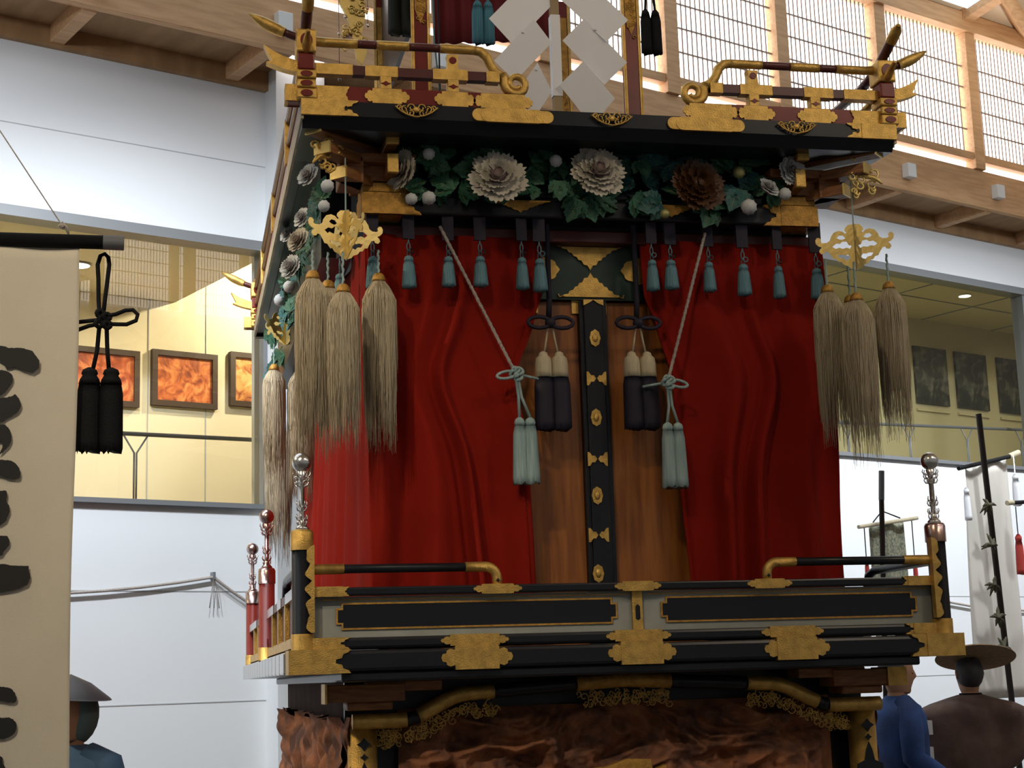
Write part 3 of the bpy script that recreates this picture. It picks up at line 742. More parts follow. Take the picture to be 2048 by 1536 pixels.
# ---- upper balustrade -------------------------------------------------------
def rail_path(q, x_in, x_out, z, rise, Y): # straight rail with upturned outer tip
    P = [(q*x_in, Y, z)]
    for i in range(1, 9): t = i/8; P.append((q*(x_in+(x_out-x_in)*t), Y, z))
    return P
def balustrade(Y, full, q):
    nm = 'upper_'
    m = MB(); m.plate([[(q*.315, 3.658), (q*1.19, 3.658), (q*1.19, 3.716), (q*.37, 3.716)][::(1 if q > 0 else -1)]], Y-.03, .06); s = part('balustrade_sill', m, REDL, bevel=.005)
    for (a, b) in ((.305, .50), (.52, .645), (.80 if 0 else .765, .90), (.97, 1.20)):
        m = MB(); m.plate([endcap(q*a, q*b, 3.656, 3.718, .012) if a > .9 else cusped(q*(a+b)/2, 3.687, b-a+.03, .060, .03)], Y-.035, .008); m.build('sill_strap', GOLD, s)
    m = MB(); m.box(min(q*1.188, q*1.20), max(q*1.188, q*1.20), Y-.033, Y+.033, 3.656, 3.718); m.build('sill_end', GOLD, s)
    # middle rail: flat, outer end upturned
    def seg(a, b, z0, h, mt, name, par=None, th=.036, curl=False):
        m = MB(); n = 8; P = []; U = []; L = []
        for i in range(n+1):
            x = a+(b-a)*i/n; r = max(0, x-1.12); up = 2.2*r*r
            U.append((q*x, z0+h/2+up+ (r*.05))); L.append((q*x, z0-h/2+up*.75))
        if curl: L[-1] = (q*(b-.03), L[-1][1]-.0)
        P = L+U[::-1]; m.plate([P if q > 0 else P[::-1]], Y-th/2, th)
        return m.build(name, mt, par or FL)
    r = seg(.41, 1.2, 3.789, .034, DREDL, 'balustrade_middle_rail')
    for (a, b) in ((.41, .46), (.53, .66), (.79, .91), (.955, 1.2)): seg(a, b, 3.789, .040, GOLD, 'rail_sleeve', r, .042)
    seg(1.2, 1.275, 3.789, .040, GOLD, 'rail_tip', r, .042, True)
    # top rail: round, gilt and dark red stretches, curled inner end
    zt = 3.897
    def tz(x): r_ = max(0, x-1.07); return zt+1.15*r_*r_+r_*.08
    cuts = (.50, .66, .70, .82, .87, 1.12, 1.17, 1.20)
    t = None
    for i, (a, b) in enumerate(((.50, .63), (.63, .745), (.745, .865), (.865, .935), (.935, 1.135), (1.135, 1.20), (1.20, 1.325))):
        n = 5; P = [(q*(a+(b-a)*j/n), Y, tz(a+(b-a)*j/n)) for j in range(n+1)]
        g = i % 2 == 0; R = [.0175 if g else .0155]*(n+1)
        if i == 6: R = [.019, .021, .022, .020, .014, .004]
        m = MB().tube(P, R, 10); 
        if t is None: t = m.build('balustrade_top_rail', GOLD, FL)
        else: m.build('rail_sleeve' if g else 'rail_stretch', GOLD if g else DREDL, t)
    # warabite curl
    P = [(q*.50, Y, zt), (q*.475, Y, 3.893), (q*.452, Y, 3.872), (q*.440, Y, 3.840), (q*.422, Y, 3.815), (q*.400, Y, 3.800)]
    m = MB().tube(P, [.0175, .0185, .019, .018, .019, .020], 10); m.build('rail_neck', GOLD, t)
    P = []; cx, cz = .345, 3.772
    for i in range(24):
        a = radians(20)+ -i*radians(23); rr = .047*(1-i*.030)
        P.append((q*(cx+rr*cos(a)), Y, cz+rr*sin(a)))
    P = [(q*.398, Y, 3.806)]+P
    m = MB().tube(P, [.020]+[.0185*(1-i*.022) for i in range(24)], 10); m.build('curled_end', GOLD, t)
    for cx in (.585, .835):                                    # struts
        m = MB(); m.box(q*cx-.021, q*cx+.021, Y-.021, Y+.021, 3.712, 3.774); p = part('strut', m, GOLD, bevel=.004)
        MB().plate([diamond(q*cx, 3.742, .019, .010)], Y-.0235, .004).build('cut_diamond', REDL, p)
        if cx < .6:
            m = MB(); m.plate([[(q*cx-.022, 3.805), (q*cx+.022, 3.805), (q*cx+.018, 3.85), (q*cx+.022, 3.868), (q*cx-.022, 3.868), (q*cx-.018, 3.85)]], Y-.018, .036); p = part('strut', m, GOLD)
            MB().plate([[(q*cx+.014*cos(a), 3.845+.013*sin(a)) for a in [i*pi/6 for i in range(12)]]], Y-.021, .004).build('cut_disc', REDL, p)
    # corner stack
    c = q*1.125
    for (z0, z1, mt, wdt) in ((3.658, 3.70, GOLD, .036), (3.70, 3.735, GOLD, .034), (3.735, 3.77, GOLD, .036), (3.77, 3.835, REDL, .030), (3.835, 3.925, GOLD, .036)):
        m = MB(); m.box(c-wdt, c+wdt, Y-wdt-.02, Y+wdt, z0+.001, z1-.001); p = part('corner_block', m, mt, bevel=.006)
        if mt is GOLD: MB().plate([[(c+.022*cos(a), (z0+z1)/2+.3*(z1-z0)*sin(a)) for a in [i*pi/8 for i in range(16)]]], Y-wdt-.0235, .004).build('cut_oval', REDL, p)
for q in (-1, 1): balustrade(.15, True, q)
def side_bal(q):
    X = q*1.125
    m = MB(); m.box(min(X-q*.045, X+q*.012), max(X-q*.045, X+q*.012), .2, 3.8, 3.658, 3.716); part('side_balustrade_sill', m, REDL)
    for (z, r, tip, wd) in ((3.775, .016, -.02, .03), (3.875, .019, .03, .035)):
        def up(y, tip=tip): e = max(0, .30-y); e2 = max(0, y-3.9); return .55*e*e+.17*e+1.15*e2*e2+.3*e2
        P = [(X, -tip*(1-i/6)+.32*(i/6), 0) for i in range(7)]; P = [(X, p[1], z+.02+up(p[1])) for p in P]
        m = MB().tube(P, [r*.45, r*1.0, r*1.1]+[r]*4, 10, flat=1); t = m.build('side_balustrade_rail', GOLD if z < 3.85 else DREDL, FL)
        m = MB().tube([(X, .30, z+.02), (X, 3.9, z+.02)], r, 10); m.build('rail_stretch', DREDL, t)
        P = [(X, 3.9, z+.02), (X, 4.0, z+.02+up(4.0)), (X, 4.12, z+.02+up(4.12))]; MB().tube(P, [r, r, r*.5], 10).build('rail_tip', GOLD, t)
        if z > 3.85:
            P = [(X, y_, z+.02+up(y_)) for y_ in (-tip-.003, -tip+.02, -tip+.07)]
            MB().tube(P, [r*.5, r*1.16, r*1.2], 12).build('rail_tip', GOLD, t)
    for y in (1.0, 2.0, 3.0): part('strut', MB().box(X-.02, X+.02, y-.02, y+.02, 3.71, 3.9), GOLD)
mir(side_bal)
# rear balustrade (its tips show beyond the left eaves)
for q in (-1, 1): balustrade(3.85, False, q)

# ================================================================== PEONY FRIEZE (carved parts of the float)
def facing(loc, yaw, tilt, roll=0):      # local +Z looks along -Y turned by yaw, tilted down by tilt
    return Matrix.Translation(loc) @ Matrix.Rotation(yaw, 4, 'Z') @ Matrix.Rotation(pi/2+tilt, 4, 'X') @ Matrix.Rotation(roll, 4, 'Z')
def peony_mesh(seed, R=1.0, layers=5, full=1.0):
    rr = random.Random(seed); m = MB()
    for L in range(layers):
        t = L/(layers-1); ro = R*(1-.74*t); ri = R*.04; n = 9-L if L < 4 else 5; ht = R*(.06+.46*t)
        cup = R*(.14+.22*t)
        for k in range(n):
            a = 2*pi*k/n+L*.45+rr.uniform(-.12, .12); wd = pi/n*1.28; lift = rr.uniform(-.02, .03)*R; rs = rr.uniform(.93, 1.06)
            vs = []; nu, nv = 12, 6
            for j in range(nv+1):
                v = j/nv
                for i in range(nu+1):
                    u = i/nu*2-1
                    e = (1-.22*u*u)*(1+.075*cos(u*15)*(v**3))
                    rad = ri+(ro*rs-ri)*v*e; ang = a+u*wd*(.35+.65*v**.6)+.28*v*(1 if L % 2 else 1)*t
                    z = ht*.6+cup*(v**2.2)*(1-.2*u*u)+lift+R*.02*cos(u*15)*v**3+ .03*R*u
                    vs.append((rad*cos(ang), rad*sin(ang), z))
            fs = [(j*(nu+1)+i, j*(nu+1)+i+1, (j+1)*(nu+1)+i+1, (j+1)*(nu+1)+i) for j in range(nv) for i in range(nu)]
            b = len(m.v); m.v += vs
            for idx, q in enumerate(fs): m.f.append([b+x for x in q]); m.m.append(1 if idx//nu < (3 if L < 3 else 4) else 0); m.sm.append(True)
    m.sphere((0, 0, R*.22), R*.30, 12, 1, sc=(1, 1, .8))
    m.sphere((0, 0, -.02*R), R*.80, 14, 1, sc=(1, 1, .2))
    return m
def leaf_mesh(L=1.0, seed=0):
    rr = random.Random(seed); m = MB(); n = 14
    for lobe, (a0, ll, ww) in enumerate(((0, 1, .34), (.75, .78, .26), (-.75, .78, .26))):
        vs = []; 
        for i in range(n+1):
            t = i/n; w_ = ww*L*(sin(pi*min(1, t*1.02))**.8)*(1+.16*cos(t*26)); x = ll*L*t
            bend = -.16*L*t*t
            for u in (-1, -.5, 0, .5, 1): vs.append((x*cos(a0)-u*w_*sin(a0), x*sin(a0)+u*w_*cos(a0), bend+abs(u)*w_*.35))
        fs = [(i*5+k, i*5+k+1, (i+1)*5+k+1, (i+1)*5+k) for i in range(n) for k in range(4)]
        m.add(vs, fs, 0, True)
        P = [(ll*L*t*cos(a0), ll*L*t*sin(a0), -.16*L*t*t+.012*L) for t in (0, .25, .5, .75, .97)]
        m.tube(P, [.012*L, .010*L, .008*L, .006*L, .003*L], 4, 1)
        for t in (.3, .5, .7):
            for s in (-1, 1):
                w_ = ww*L*.75; b = (ll*L*t, 0); e = (ll*L*(t+.14), s*w_*.8)
                Q = [((x*cos(a0)-y*sin(a0)), (x*sin(a0)+y*cos(a0)), -.16*L*t*t+.014*L+abs(y)*.35) for x, y in (b, e)]
                m.tube(Q, .005*L, 3, 1)
    return m
VEIN = mat('gilt_leaf_vein', (.40, .38, .16), .5, .5)
LM = [leaf_mesh(1, 1).mesh('leaf', [LEAF, VEIN]), leaf_mesh(1, 2).mesh('leaf', [TEAL, VEIN])]
PM = {'cream': peony_mesh(3).mesh('peony', [PETAL, PETB]), 'cream2': peony_mesh(11, layers=6).mesh('peony', [PETAL, PETB]),
      'white': peony_mesh(5, layers=5).mesh('peony', [PETW, PETB]), 'brown': peony_mesh(8).mesh('peony', [BPET, BPET])}
def bud_mesh():
    m = MB(); n = 16; vs = []; fs = []; K = 9
    for i in range(K+1):
        p = pi*i/K
        for k in range(n): q = 2*pi*k/n; r = sin(p)*(1+(.10 if k % 2 else -.04)); vs.append((r*cos(q+p*.5), r*sin(q+p*.5), cos(p)))
    for i in range(K):
        for k in range(n): fs.append((i*n+k, i*n+(k+1) % n, (i+1)*n+(k+1) % n, (i+1)*n+k))
    m.add(vs, fs, 0, True); return m
BM = bud_mesh().mesh('bud', [PETW]); BM2 = bud_mesh().mesh('bud', [VEIN])
def put(name, me, mx, scale, label=None):
    o = bpy.data.objects.new(name, me); COL.objects.link(o); o.parent = FL
    o.matrix_world = mx @ Matrix.Diagonal((scale[0], scale[1], scale[2], 1)) if isinstance(scale, tuple) else mx @ Matrix.Scale(scale, 4)
    if label: o['label'] = label
    return o
part('frieze_board', bbox_(-.80, .80, .42, .50, 3.43, 3.61), BLACK)
YF = .27
put('peony_carving', PM['cream'], facing(AT(995, 358, YF-.02), -.1, -.25, .4), .112, 'large cream peony')
put('peony_carving', PM['cream2'], facing(AT(1195, 347, YF-.02), 0, -.25, 2.0), .110, 'large cream peony near the middle')
put('peony_carving', PM['brown'], facing(AT(1393, 373, YF), .1, -.1, 1.0), .112, 'dark brown peony')
put('peony_carving', PM['cream'], facing(AT(808, 340, YF+.02), -1.0, -.1, .2), .080, 'half turned mauve peony')
put('peony_carving', PM['white'], facing(AT(1581, 341, YF), .25, .1, .2), .062, 'small white peony')
put('peony_carving', PM['white'], facing(AT(1537, 377, YF-.02), .4, -.5, .9), .046, 'small white peony')
for x, y, r, g in ((858, 308, .022, 0), (1112, 322, .023, 0), (858, 396, .025, 0), (823, 398, .022, 0), (1478, 345, .023, 1), (1498, 414, .030, 0), (1570, 388, .024, 0), (1330, 428, .018, 1)):
    put('peony_bud', BM2 if g else BM, facing(AT(x, y, YF-.01), 0, -.3), (r, r, r))
rr = random.Random(4)
for i in range(84):
    x = -.74+1.47*((i*.618) % 1); z = 3.355+.21*rr.random()
    if abs(x-.0) < .02: z += .03
    if z < 3.40 and rr.random() < .45: z += .08
    a = rr.random()*6.28; k = 1 if (x > .12 and rr.random() < .6) else 0
    put('leaf_carving', LM[k], facing((x, YF+.055+rr.uniform(-.02, .02), z), rr.uniform(-.5, .5), rr.uniform(-.6, .2), a), rr.uniform(.075, .115))
# veined leaf standing clear below the first bud gap
put('leaf_carving', LM[0], facing(AT(1118, 362, .26), 0, -.2, -pi/2), .08)
# left side frieze
part('side_frieze_board', bbox_(-1.02, -.90, .75, 3.6, 3.25, 3.61), BLACK)
XS = -1.10
for x, y, r, k in ((618, 352, .050, 'white'), (606, 436, .044, 'white'), (598, 482, .056, 'cream'), (584, 535, .060, 'white'), (575, 470, .04, 'white')):
    put('peony_carving', PM[k], facing(ATX(x, y, XS), -.85, -.3, x*.1), r, 'pale peony on the left flank')
for x, y, r in ((655, 372, .022), (648, 412, .020), (578, 573, .026), (560, 600, .03)):
    put('peony_bud', BM, facing(ATX(x, y, -1.08), -.9, -.3), (r, r, r))
for i in range(52):
    Y = .32+3.1*((i*.618) % 1); z = 3.27+.26*rr.random()
    put('leaf_carving', LM[i % 2], facing((-1.055+rr.uniform(-.01, .02), Y, z), -1.1+rr.uniform(-.4, .4), rr.uniform(-.6, .3), rr.random()*6.28), rr.uniform(.07, .11))
# small gilt dragonfly-shaped crest under the right eaves corner
for q in (-1, 1):
    m = MB()
    for i in range(14):
        P = []; cx = q*(1.0+.09*rr.random()); cz = 3.40+.16*rr.random(); r = .010+.014*rr.random(); a0 = rr.random()*6
        for j in range(9): a = a0+j*.7; P.append((cx+r*cos(a)*(1-j*.07), .20+.20*rr.random()*0+.12*(1.09-abs(cx)), cz+r*sin(a)*(1-j*.07)))
        m.tube(P, .0045, 5)
    m.tube([(q*.98, .3, 3.52), (q*1.03, .24, 3.50), (q*1.08, .18, 3.47), (q*1.10, .16, 3.44)], [.012, .012, .010, .004], 8)
    part('gilt_cloud_crest', m, GOLD if q < 0 else BGOLD)

# ================================================================== UPPER STOREY
def ucol(x, y):
    m = MB(); m.box(x-.032, x+.032, y-.032, y+.032, 3.652, 5.3); p = part('upper_column', m, REDL, bevel=.003)
    for q in (-1, 1):
        m = MB(); m.box(x+q*.034-.004, x+q*.034+.004, y-.036, y-.028, 3.655, 5.3); m.box(x+q*.042-.0025, x+q*.042+.0025, y-.036, y-.028, 3.655, 5.3); m.build('gilt_edging', GOLD, p)
    m = MB()
    for i in range(26):
        cx = x+rr.uniform(-.018, .018); cz = 4.53+.35*rr.random(); P = [(cx+.010*cos(j*.8)*(1-j*.08), y-.036, cz+.010*sin(j*.8)*(1-j*.08)) for j in range(8)]; m.tube(P, .003, 4)
    m.plate([[(x-.026, 4.62), (x-.012, 4.58), (x, 4.55), (x+.012, 4.58), (x+.026, 4.62), (x+.026, 5.2), (x-.026, 5.2)]], y-.036, .005); m.build('chased_gilt_plate', DGOLD, p)
for x, y in ((-.50, 1.45), (.50, 1.45), (-.507, 2.75), (.5, 2.75)): ucol(x, y)
part('upper_lintel', bbox_(-.56, .56, 1.42, 1.48, 5.3, 5.4), REDL)
part('upper_side_panel', bbox_(-.51, -.49, 1.5, 2.7, 4.65, 5.3), BLACK)

# ================================================================== CURTAINS
def fold(u, z, n, ph, A):
    g = u*n+.30*sin(u*5+z*1.5)+.12*sin(u*13+2*z)+ph
    h = .5+.5*sin(2*pi*g); return A*h*h+A*.16*sin(2*pi*g*1.7+1+z)
def curtain(name, xo, edge, n, ph, ztop, zbot, ytop, label):
    def xe(z):
        P = edge
        for (z0, x0), (z1, x1) in zip(P, P[1:]):
            if z <= z0 and z >= z1:
                t = (z0-z)/(z0-z1); t = t*t*(3-2*t)*.5+t*.5; return x0+(x1-x0)*t
        return P[0][1] if z > P[0][0] else P[-1][1]
    def g(u, v):
        z = ztop+(zbot-ztop)*v; e = xe(z); pin = exp(-((z-2.71)/.22)**2)
        uu = u**(1+.35*pin) ; x = xo+(e-xo)*uu
        A = .012+.045*min(1, v*1.6)
        y = ytop-.005-fold(u, z, n, ph+.25*v*(1-u), A)-.02*v
        if u > .96: y += .015
        return (x, y, z)
    m = MB(); m.grid(g, 110, 60); o = m.build(name, RED, None, label=label, cat='curtain', group='red curtains of the float')
    so = o.modifiers.new('thickness', 'SOLIDIFY'); so.thickness = .004; so.offset = 1; return o
EL = [(3.26, -.195), (3.05, -.205), (2.94, -.243), (2.71, -.325), (2.44, -.290), (1.94, -.277), (1.78, -.272)]
ER = [(3.26, .195), (3.05, .203), (2.93, .245), (2.71, .300), (2.34, .300), (1.94, .322), (1.78, .33)]
curtain('curtain', -.884, EL, 3.1, .1, 3.262, 1.78, .445, 'red cloth curtain left of the doors, tied back by the left rope')
curtain('curtain', .948, ER, 3.3, .55, 3.262, 1.78, .445, 'red cloth curtain right of the doors, tied back by the right rope')
def g(u, v):
    z = 3.262-1.48*v; y = .46+2.75*u
    e = min(1, u*14); return (-.872-e*(.008+.03*v*(1-.3*u)+fold(u, z, 8, .3, .012+.028*v)), .418+2.79*u, z)
m = MB(); m.grid(g, 160, 40); o = m.build('curtain', RED, None, label='brightly lit red side curtain on the left flank behind the hair tassels', cat='curtain', group='red curtains of the float')
so = o.modifiers.new('thickness', 'SOLIDIFY'); so.thickness = .004; so.offset = 1
# ================================================================== TASSELS
def strands(mb, cx, cy, zt, zb, r0, r1, n=26, mi=0, rag=.006, fl=1.0):
    """tassel skirt: ridged bundle with uneven foot"""
    vs = []; fs = []; K = 7; rr_ = random.Random(int(zt*1000)+n)
    off = [rr_.uniform(-rag, rag) for _ in range(n)]
    for i in range(K+1):
        t = i/K; r = r0+(r1-r0)*(t**.8)
        if t < .12: r *= .86
        for k in range(n):
            q = 2*pi*k/n; rg = r*(1+(.09 if k % 2 else -.03)); z = zt+(zb-zt)*t+(off[k] if i == K else 0)
            vs.append((cx+rg*cos(q), cy+rg*sin(q)*fl, z))
    for i in range(K):
        for k in range(n): fs.append((i*n+k, i*n+(k+1) % n, (i+1)*n+(k+1) % n, (i+1)*n+k))
    b = list(range(n)); fs.append(b); fs.append([K*n+k for k in range(n)])
    mb.add(vs, fs, mi, True)
def bow(mb, z, s=1.0, r=.0022, n=5):
    for q in (-1, 1):
        P = []
        for i in range(13):
            a = 2*pi*i/12; P.append((q*(.013+.012*(1-cos(a)) if 0 else q*0+q*s*(.011*(1-cos(a)))), -.006, z+s*.010*sin(a)))
        mb.tube(P, r, n)
    P = [(s*.007*sin(2*pi*i/12), -.006, z+s*(.018-.018*cos(2*pi*i/12))) for i in range(13)]; mb.tube(P, r, n)
e = empty('blue_tassel', (0, 0, 0))
MB().box(-.022, .022, -.012, .0, .045, .165).build('strap', PURP, e)
m = MB(); bow(m, .0, .9); m.tube([(-.005, -.006, .0), (-.006, -.006, -.022)], .0022, 5); m.tube([(.005, -.006, .0), (.006, -.006, -.022)], .0022, 5)
m.tube([(0, -.006, .03), (0, -.006, .06)], .003, 5); m.build('cord_bow', BLUE, e)
m = MB(); m.lathe([(.004, -.018), (.015, -.024), (.018, -.034), (.016, -.042)], (0, -.006, 0), 14); strands(m, 0, -.006, -.042, -.140, .018, .026, 22); m.build('tassel_skirt', BLUE, e)
TX = [(-.863, 3.174), (-.729, 3.18), (-.577, 3.18), (-.456, 3.184), (-.296, 3.185), (-.225, 3.182), (.219, 3.188), (.294, 3.188), (.45, 3.184), (.59, 3.18), (.734, 3.176), (.896, 3.17)]
ords = ['first, at the corner behind the gilt pendant', 'second from the left', 'third, beside the left rope top', 'fourth from the left', 'fifth from the left',
        'sixth, left of the green transom', 'seventh, right of the green transom', 'eighth from the left', 'ninth, crossed by the right rope', 'tenth from the left', 'eleventh from the left', 'last at the right end']
for i, (x, z) in enumerate(TX):
    o = e if i == 0 else dup(e)
    o.location = (x, .375, z); o.rotation_euler = (0, 0, .15*sin(i*2.1))
    if i not in (0,): o.scale = (1+.08*sin(i*3), 1, 1+.05*cos(i*5))
    tag(o, 'small pale blue tassel on dark strap, '+ords[i], 'tassel', 'pale blue tassels along the curtain top')
for i, yy in enumerate((.62, 1.15)):
    o = dup(e, (-.955, yy, 3.17), -1.3); o.scale = (1, 1, 1)
    tag(o, ('small pale blue tassel on the left flank, just behind the corner', 'small pale blue tassel on the left flank, behind the front hair tassels')[i], 'tassel', 'pale blue tassels along the curtain top')

def tieback(kx, kz, tx, tz, side, hz, label):
    e = empty('tieback_rope', (kx, .335, kz), label=label, cat='rope', group='pale tieback ropes')
    m = MB(); N = 70; P = []; A = Vector((tx-kx, .03, tz-kz))
    for i in range(N+1): P.append(A*(i/N))
    m.tube(P, [.0062+.0010*sin(i*2.2) for i in range(N+1)], 7); m.build('rope', ROPE, e)
    m = MB()
    P = [(side*(.0+.075*(1-cos(a))*.5+.0), -.012+.004*sin(a), .0-.018*side*0+.014*sin(a)-.012*(1-cos(a))*.5) for a in [2*pi*i/16 for i in range(17)]]
    m.tube(P, .0058, 7)
    P = [(-side*.09*t, .03*t, -.012*t) for t in (0, .3, .6, 1)]; m.tube(P, .0055, 7)
    for (ax, az, r) in ((.008, .008, .016), (-.010, -.002, .015), (.004, -.014, .015), (-.004, .012, .013)):
        P = [(ax+r*cos(a), -.014+.006*sin(2*a), az+r*.8*sin(a)) for a in [2*pi*i/14 for i in range(15)]]; m.tube(P, .0062, 7)
    m.build('knot', PBLUE, e)
    for q in (-1, 1):
        x1 = q*.020+side*-.01*0+hz[0]
        m = MB(); m.tube([(q*.004, -.01, -.01), (q*.006+hz[0]*.4, -.012, -.09), (x1, -.012, hz[1])], [.0058, .0056, .0058], 7); m.build('cord', PBLUE, e)
        m = MB(); m.lathe([(.006, 0), (.016, -.008), (.020, -.02), (.0175, -.032)], (x1, -.012, hz[1]), 16); strands(m, x1, -.012, hz[1]-.032, hz[1]-.245, .021, .029, 30, rag=.008, fl=.8); m.build('tassel', PBLUE, e)
k = AT(1032, 748, .335); t = AT(882, 448, .335); tieback(k.x, k.z, t.x, t.z, -1, (.025, -.165), 'pale rope with two grey-blue tassels tying back the left curtain')
k = AT(1335, 765, .335); t = AT(1415, 462, .335); tieback(k.x, k.z, t.x, t.z, 1, (.008, -.155), 'pale rope with two grey-blue tassels tying back the right curtain, large loop to its right')

for i, (px_, lab) in enumerate(((1102, 'paired cream headed dark purple tassels hanging before the left door leaf'), (1278, 'paired cream headed dark purple tassels hanging before the right door leaf'))):
    c = AT(px_, 703, .40)
    e = empty('purple_tassel_pair', (c.x, .40, c.z), label=lab, cat='tassel', group='purple and cream tassels')
    m = MB(); m.tube([(-.012*0, 0, .50), (0, 0, .20), (-.004, 0, .13)], .011, 8)
    for q in (-1, 1):
        P = [(q*.055*(1-cos(a))*.8, -.01, .11+.022*sin(a)) for a in [2*pi*j/12 for j in range(13)]]; m.tube(P, .008, 7)
    m.sphere((0, -.005, .11), .022, 10); m.build('cord_bow', PURP, e)
    for q in (-1, 1):
        x = q*.031
        MB().tube([(q*.008, 0, .10), (q*.016, 0, .05), (x*.8, 0, .0)], .004, 6).build('string', CREAMS, e)
        m = MB(); m.lathe([(.006, .0), (.015, -.006), (.017, -.016), (.027, -.026), (.031, -.05), (.031, -.075), (.033, -.10)], (x, 0, 0), 22, rid=.05); m.build('tassel_head', CREAMS, e)
        m = MB(); strands(m, x, 0, -.098, -.30, .034, .037, 30, rag=.008, fl=.8); m.build('tassel_skirt', PURP, e)

# ================================================================== GILT PENDANTS AND HAIR TASSELS
def wing(s):
    O = [(0, .092), (.022, .090), (.034, .078), (.036, .068), (.028, .060), (.034, .056), (.044, .066), (.060, .070), (.078, .064), (.090, .048), (.094, .034), (.106, .026), (.122, .026), (.130, .030),
         (.128, .040), (.134, .048), (.144, .048), (.150, .038), (.148, .024), (.138, .014), (.126, .008), (.134, .002), (.138, -.008), (.130, -.018), (.118, -.016), (.114, -.008), (.104, -.010), (.092, -.028), (.086, -.040), (.074, -.042), (.066, -.054),
         (.054, -.056), (.046, -.068), (.030, -.074), (.018, -.086), (0, -.092)]
    H = [[(.034, .038), (.044, .050), (.058, .052), (.068, .042), (.060, .036), (.048, .032)],
         [(.012, .006), (.024, .010), (.030, .024), (.046, .026), (.056, .018), (.070, .020), (.086, .008), (.074, -.002), (.060, .002), (.046, -.004), (.032, .0), (.020, -.006)],
         [(.020, -.040), (.028, -.028), (.040, -.030), (.052, -.026), (.068, -.028), (.060, -.040), (.046, -.042), (.036, -.052), (.026, -.048)]]
    f_ = lambda q: [(s*x, z) for x, z in q]
    return [f_(O)]+[f_(h) for h in H]
def hair_mesh(seed, L=.56, R=.060, n=1000):
    rr_ = random.Random(seed); m = MB()
    def prof(t): return R*min(1, (t/.16)**.6)*(1-.25*max(0, t-.35)) if t > 0 else .004
    m.lathe([(.010, .0)]+[(prof(t)*.80*(1 if t < .55 else max(0.03, 1-(t-.55)/.22)), -L*t) for t in (.03, .08, .16, .28, .42, .55, .62, .70, .76)], n=14)
    for i in range(n):
        a = rr_.random()*6.283; q = sqrt(rr_.random()); ln = L*rr_.choice((.60, .72, .80, .88, .95, 1.08))*rr_.uniform(.85, 1.1); w_ = rr_.uniform(-.25, .25)
        P = []; RR = []
        for j in range(8):
            t = j/7; z = -ln*t; f_ = prof(min(1, ln*t/L+.001)) if j else .008
            rad = f_*(.62+.42*q); aa = a+w_*t+.02*sin(i+j*2)
            drift = .010*t*t*sin(i*1.7); P.append((rad*cos(aa)+drift, rad*sin(aa)*1.0, z+.0))
            RR.append(.00115*(1-.55*t))
        m.tube(P, RR, 3)
    return m.mesh('hair', [HAIR])
HM = [hair_mesh(1), hair_mesh(2, .50, .056), hair_mesh(3, .58, .062)]
def hair_tassel(loc, k, label, grp, string=.11, sc_=1.0, rz=0):
    e = empty('hair_tassel', loc, rz, label=label, cat='tassel', group=grp)
    m = MB(); P = [(0.002*sin(i*1.9), 0, string*(1-i/14)) for i in range(15)]; m.tube(P, [.0038+.0016*(i % 2) for i in range(15)], 6); m.build('twisted_string', PBLUE, e)
    m = MB(); m.lathe([(.004, .014), (.013, .011), (.021, .002), (.025, -.012), (.026, -.020)], n=16, rid=.04); m.build('gilt_cap', DGOLD, e)
    o = bpy.data.objects.new('hair', HM[k]); COL.objects.link(o); o.parent = e; e.scale = (sc_, sc_, sc_)
    return e
def pendant(loc, rot, label, top):
    e = empty('gilt_pendant', loc, rot, label=label, cat='hanging ornament', group='gilt openwork pendants under the eaves')
    for k, nm in enumerate((0, 90, 180, 270)):
        m = MB(); m.plate(wing(1), -.0015, .003); m.xf(Matrix.Rotation(radians(nm), 4, 'Z')); m.build('openwork_wing', BGOLD, e)
    m = MB(); m.tube([(0, 0, -.095), (0, 0, top)], .003, 6); m.build('hanging_cord', PBLUE, e)
pl = AT(692, 470, .24); pr_ = AT(1710, 494, .24); rz = radians(20)
pendant(pl, rz, 'gilt openwork pendant hung at the front left eaves corner', .33)
pendant(pr_, -rz*1.2, 'gilt openwork pendant hung at the front right eaves corner', .32)
D = [Vector((cos(rz+a), sin(rz+a), 0)) for a in (0, pi/2, pi, 3*pi/2)]
G1 = 'hair tassels of the front left pendant'; G2 = 'hair tassels of the front right pendant'; G3 = 'hair tassels of the rear left pendant'
def under(px_, py_, Y): return AT(px_, py_, Y)
hair_tassel(under(757, 553, .28), 0, 'beige hair tassel on the right of the front left cluster, against the red curtain', G1, .10)
hair_tassel(under(625, 548, .22), 2, 'beige hair tassel on the left of the front left cluster', G1, .09)
hair_tassel(under(656, 567, .38), 1, 'beige hair tassel at the back of the front left cluster, mostly hidden', G1, .12)
hair_tassel(under(686, 575, .10), 1, 'beige hair tassel at the front of the front left cluster with bright gilt cap', G1, .13)
hair_tassel(under(1654, 576, .22), 0, 'beige hair tassel left in the front right cluster, over the curtain edge', G2, .12, .95)
hair_tassel(under(1712, 592, .10), 2, 'darker hair tassel in the middle of the front right cluster', G2, .14, .95)
hair_tassel(under(1700, 596, .38), 1, 'hair tassel at the back of the front right cluster, behind the middle one', G2, .15, .95)
hair_tassel(under(1777, 569, .26), 0, 'beige hair tassel right in the front right cluster, against the gallery glass', G2, .13, .95)
pb_ = AT(572, 655, 2.6)
pendant(pb_, .7, 'gilt openwork pendant hung far back on the left side', .3)
hair_tassel(under(548, 733, 2.6), 1, 'hair tassel far left of the rear pendant with a gilt cap', G3, .12, 1.0)
hair_tassel(under(600, 735, 2.6), 0, 'hair tassel of the rear pendant just left of the curtain', G3, .12, 1.05)
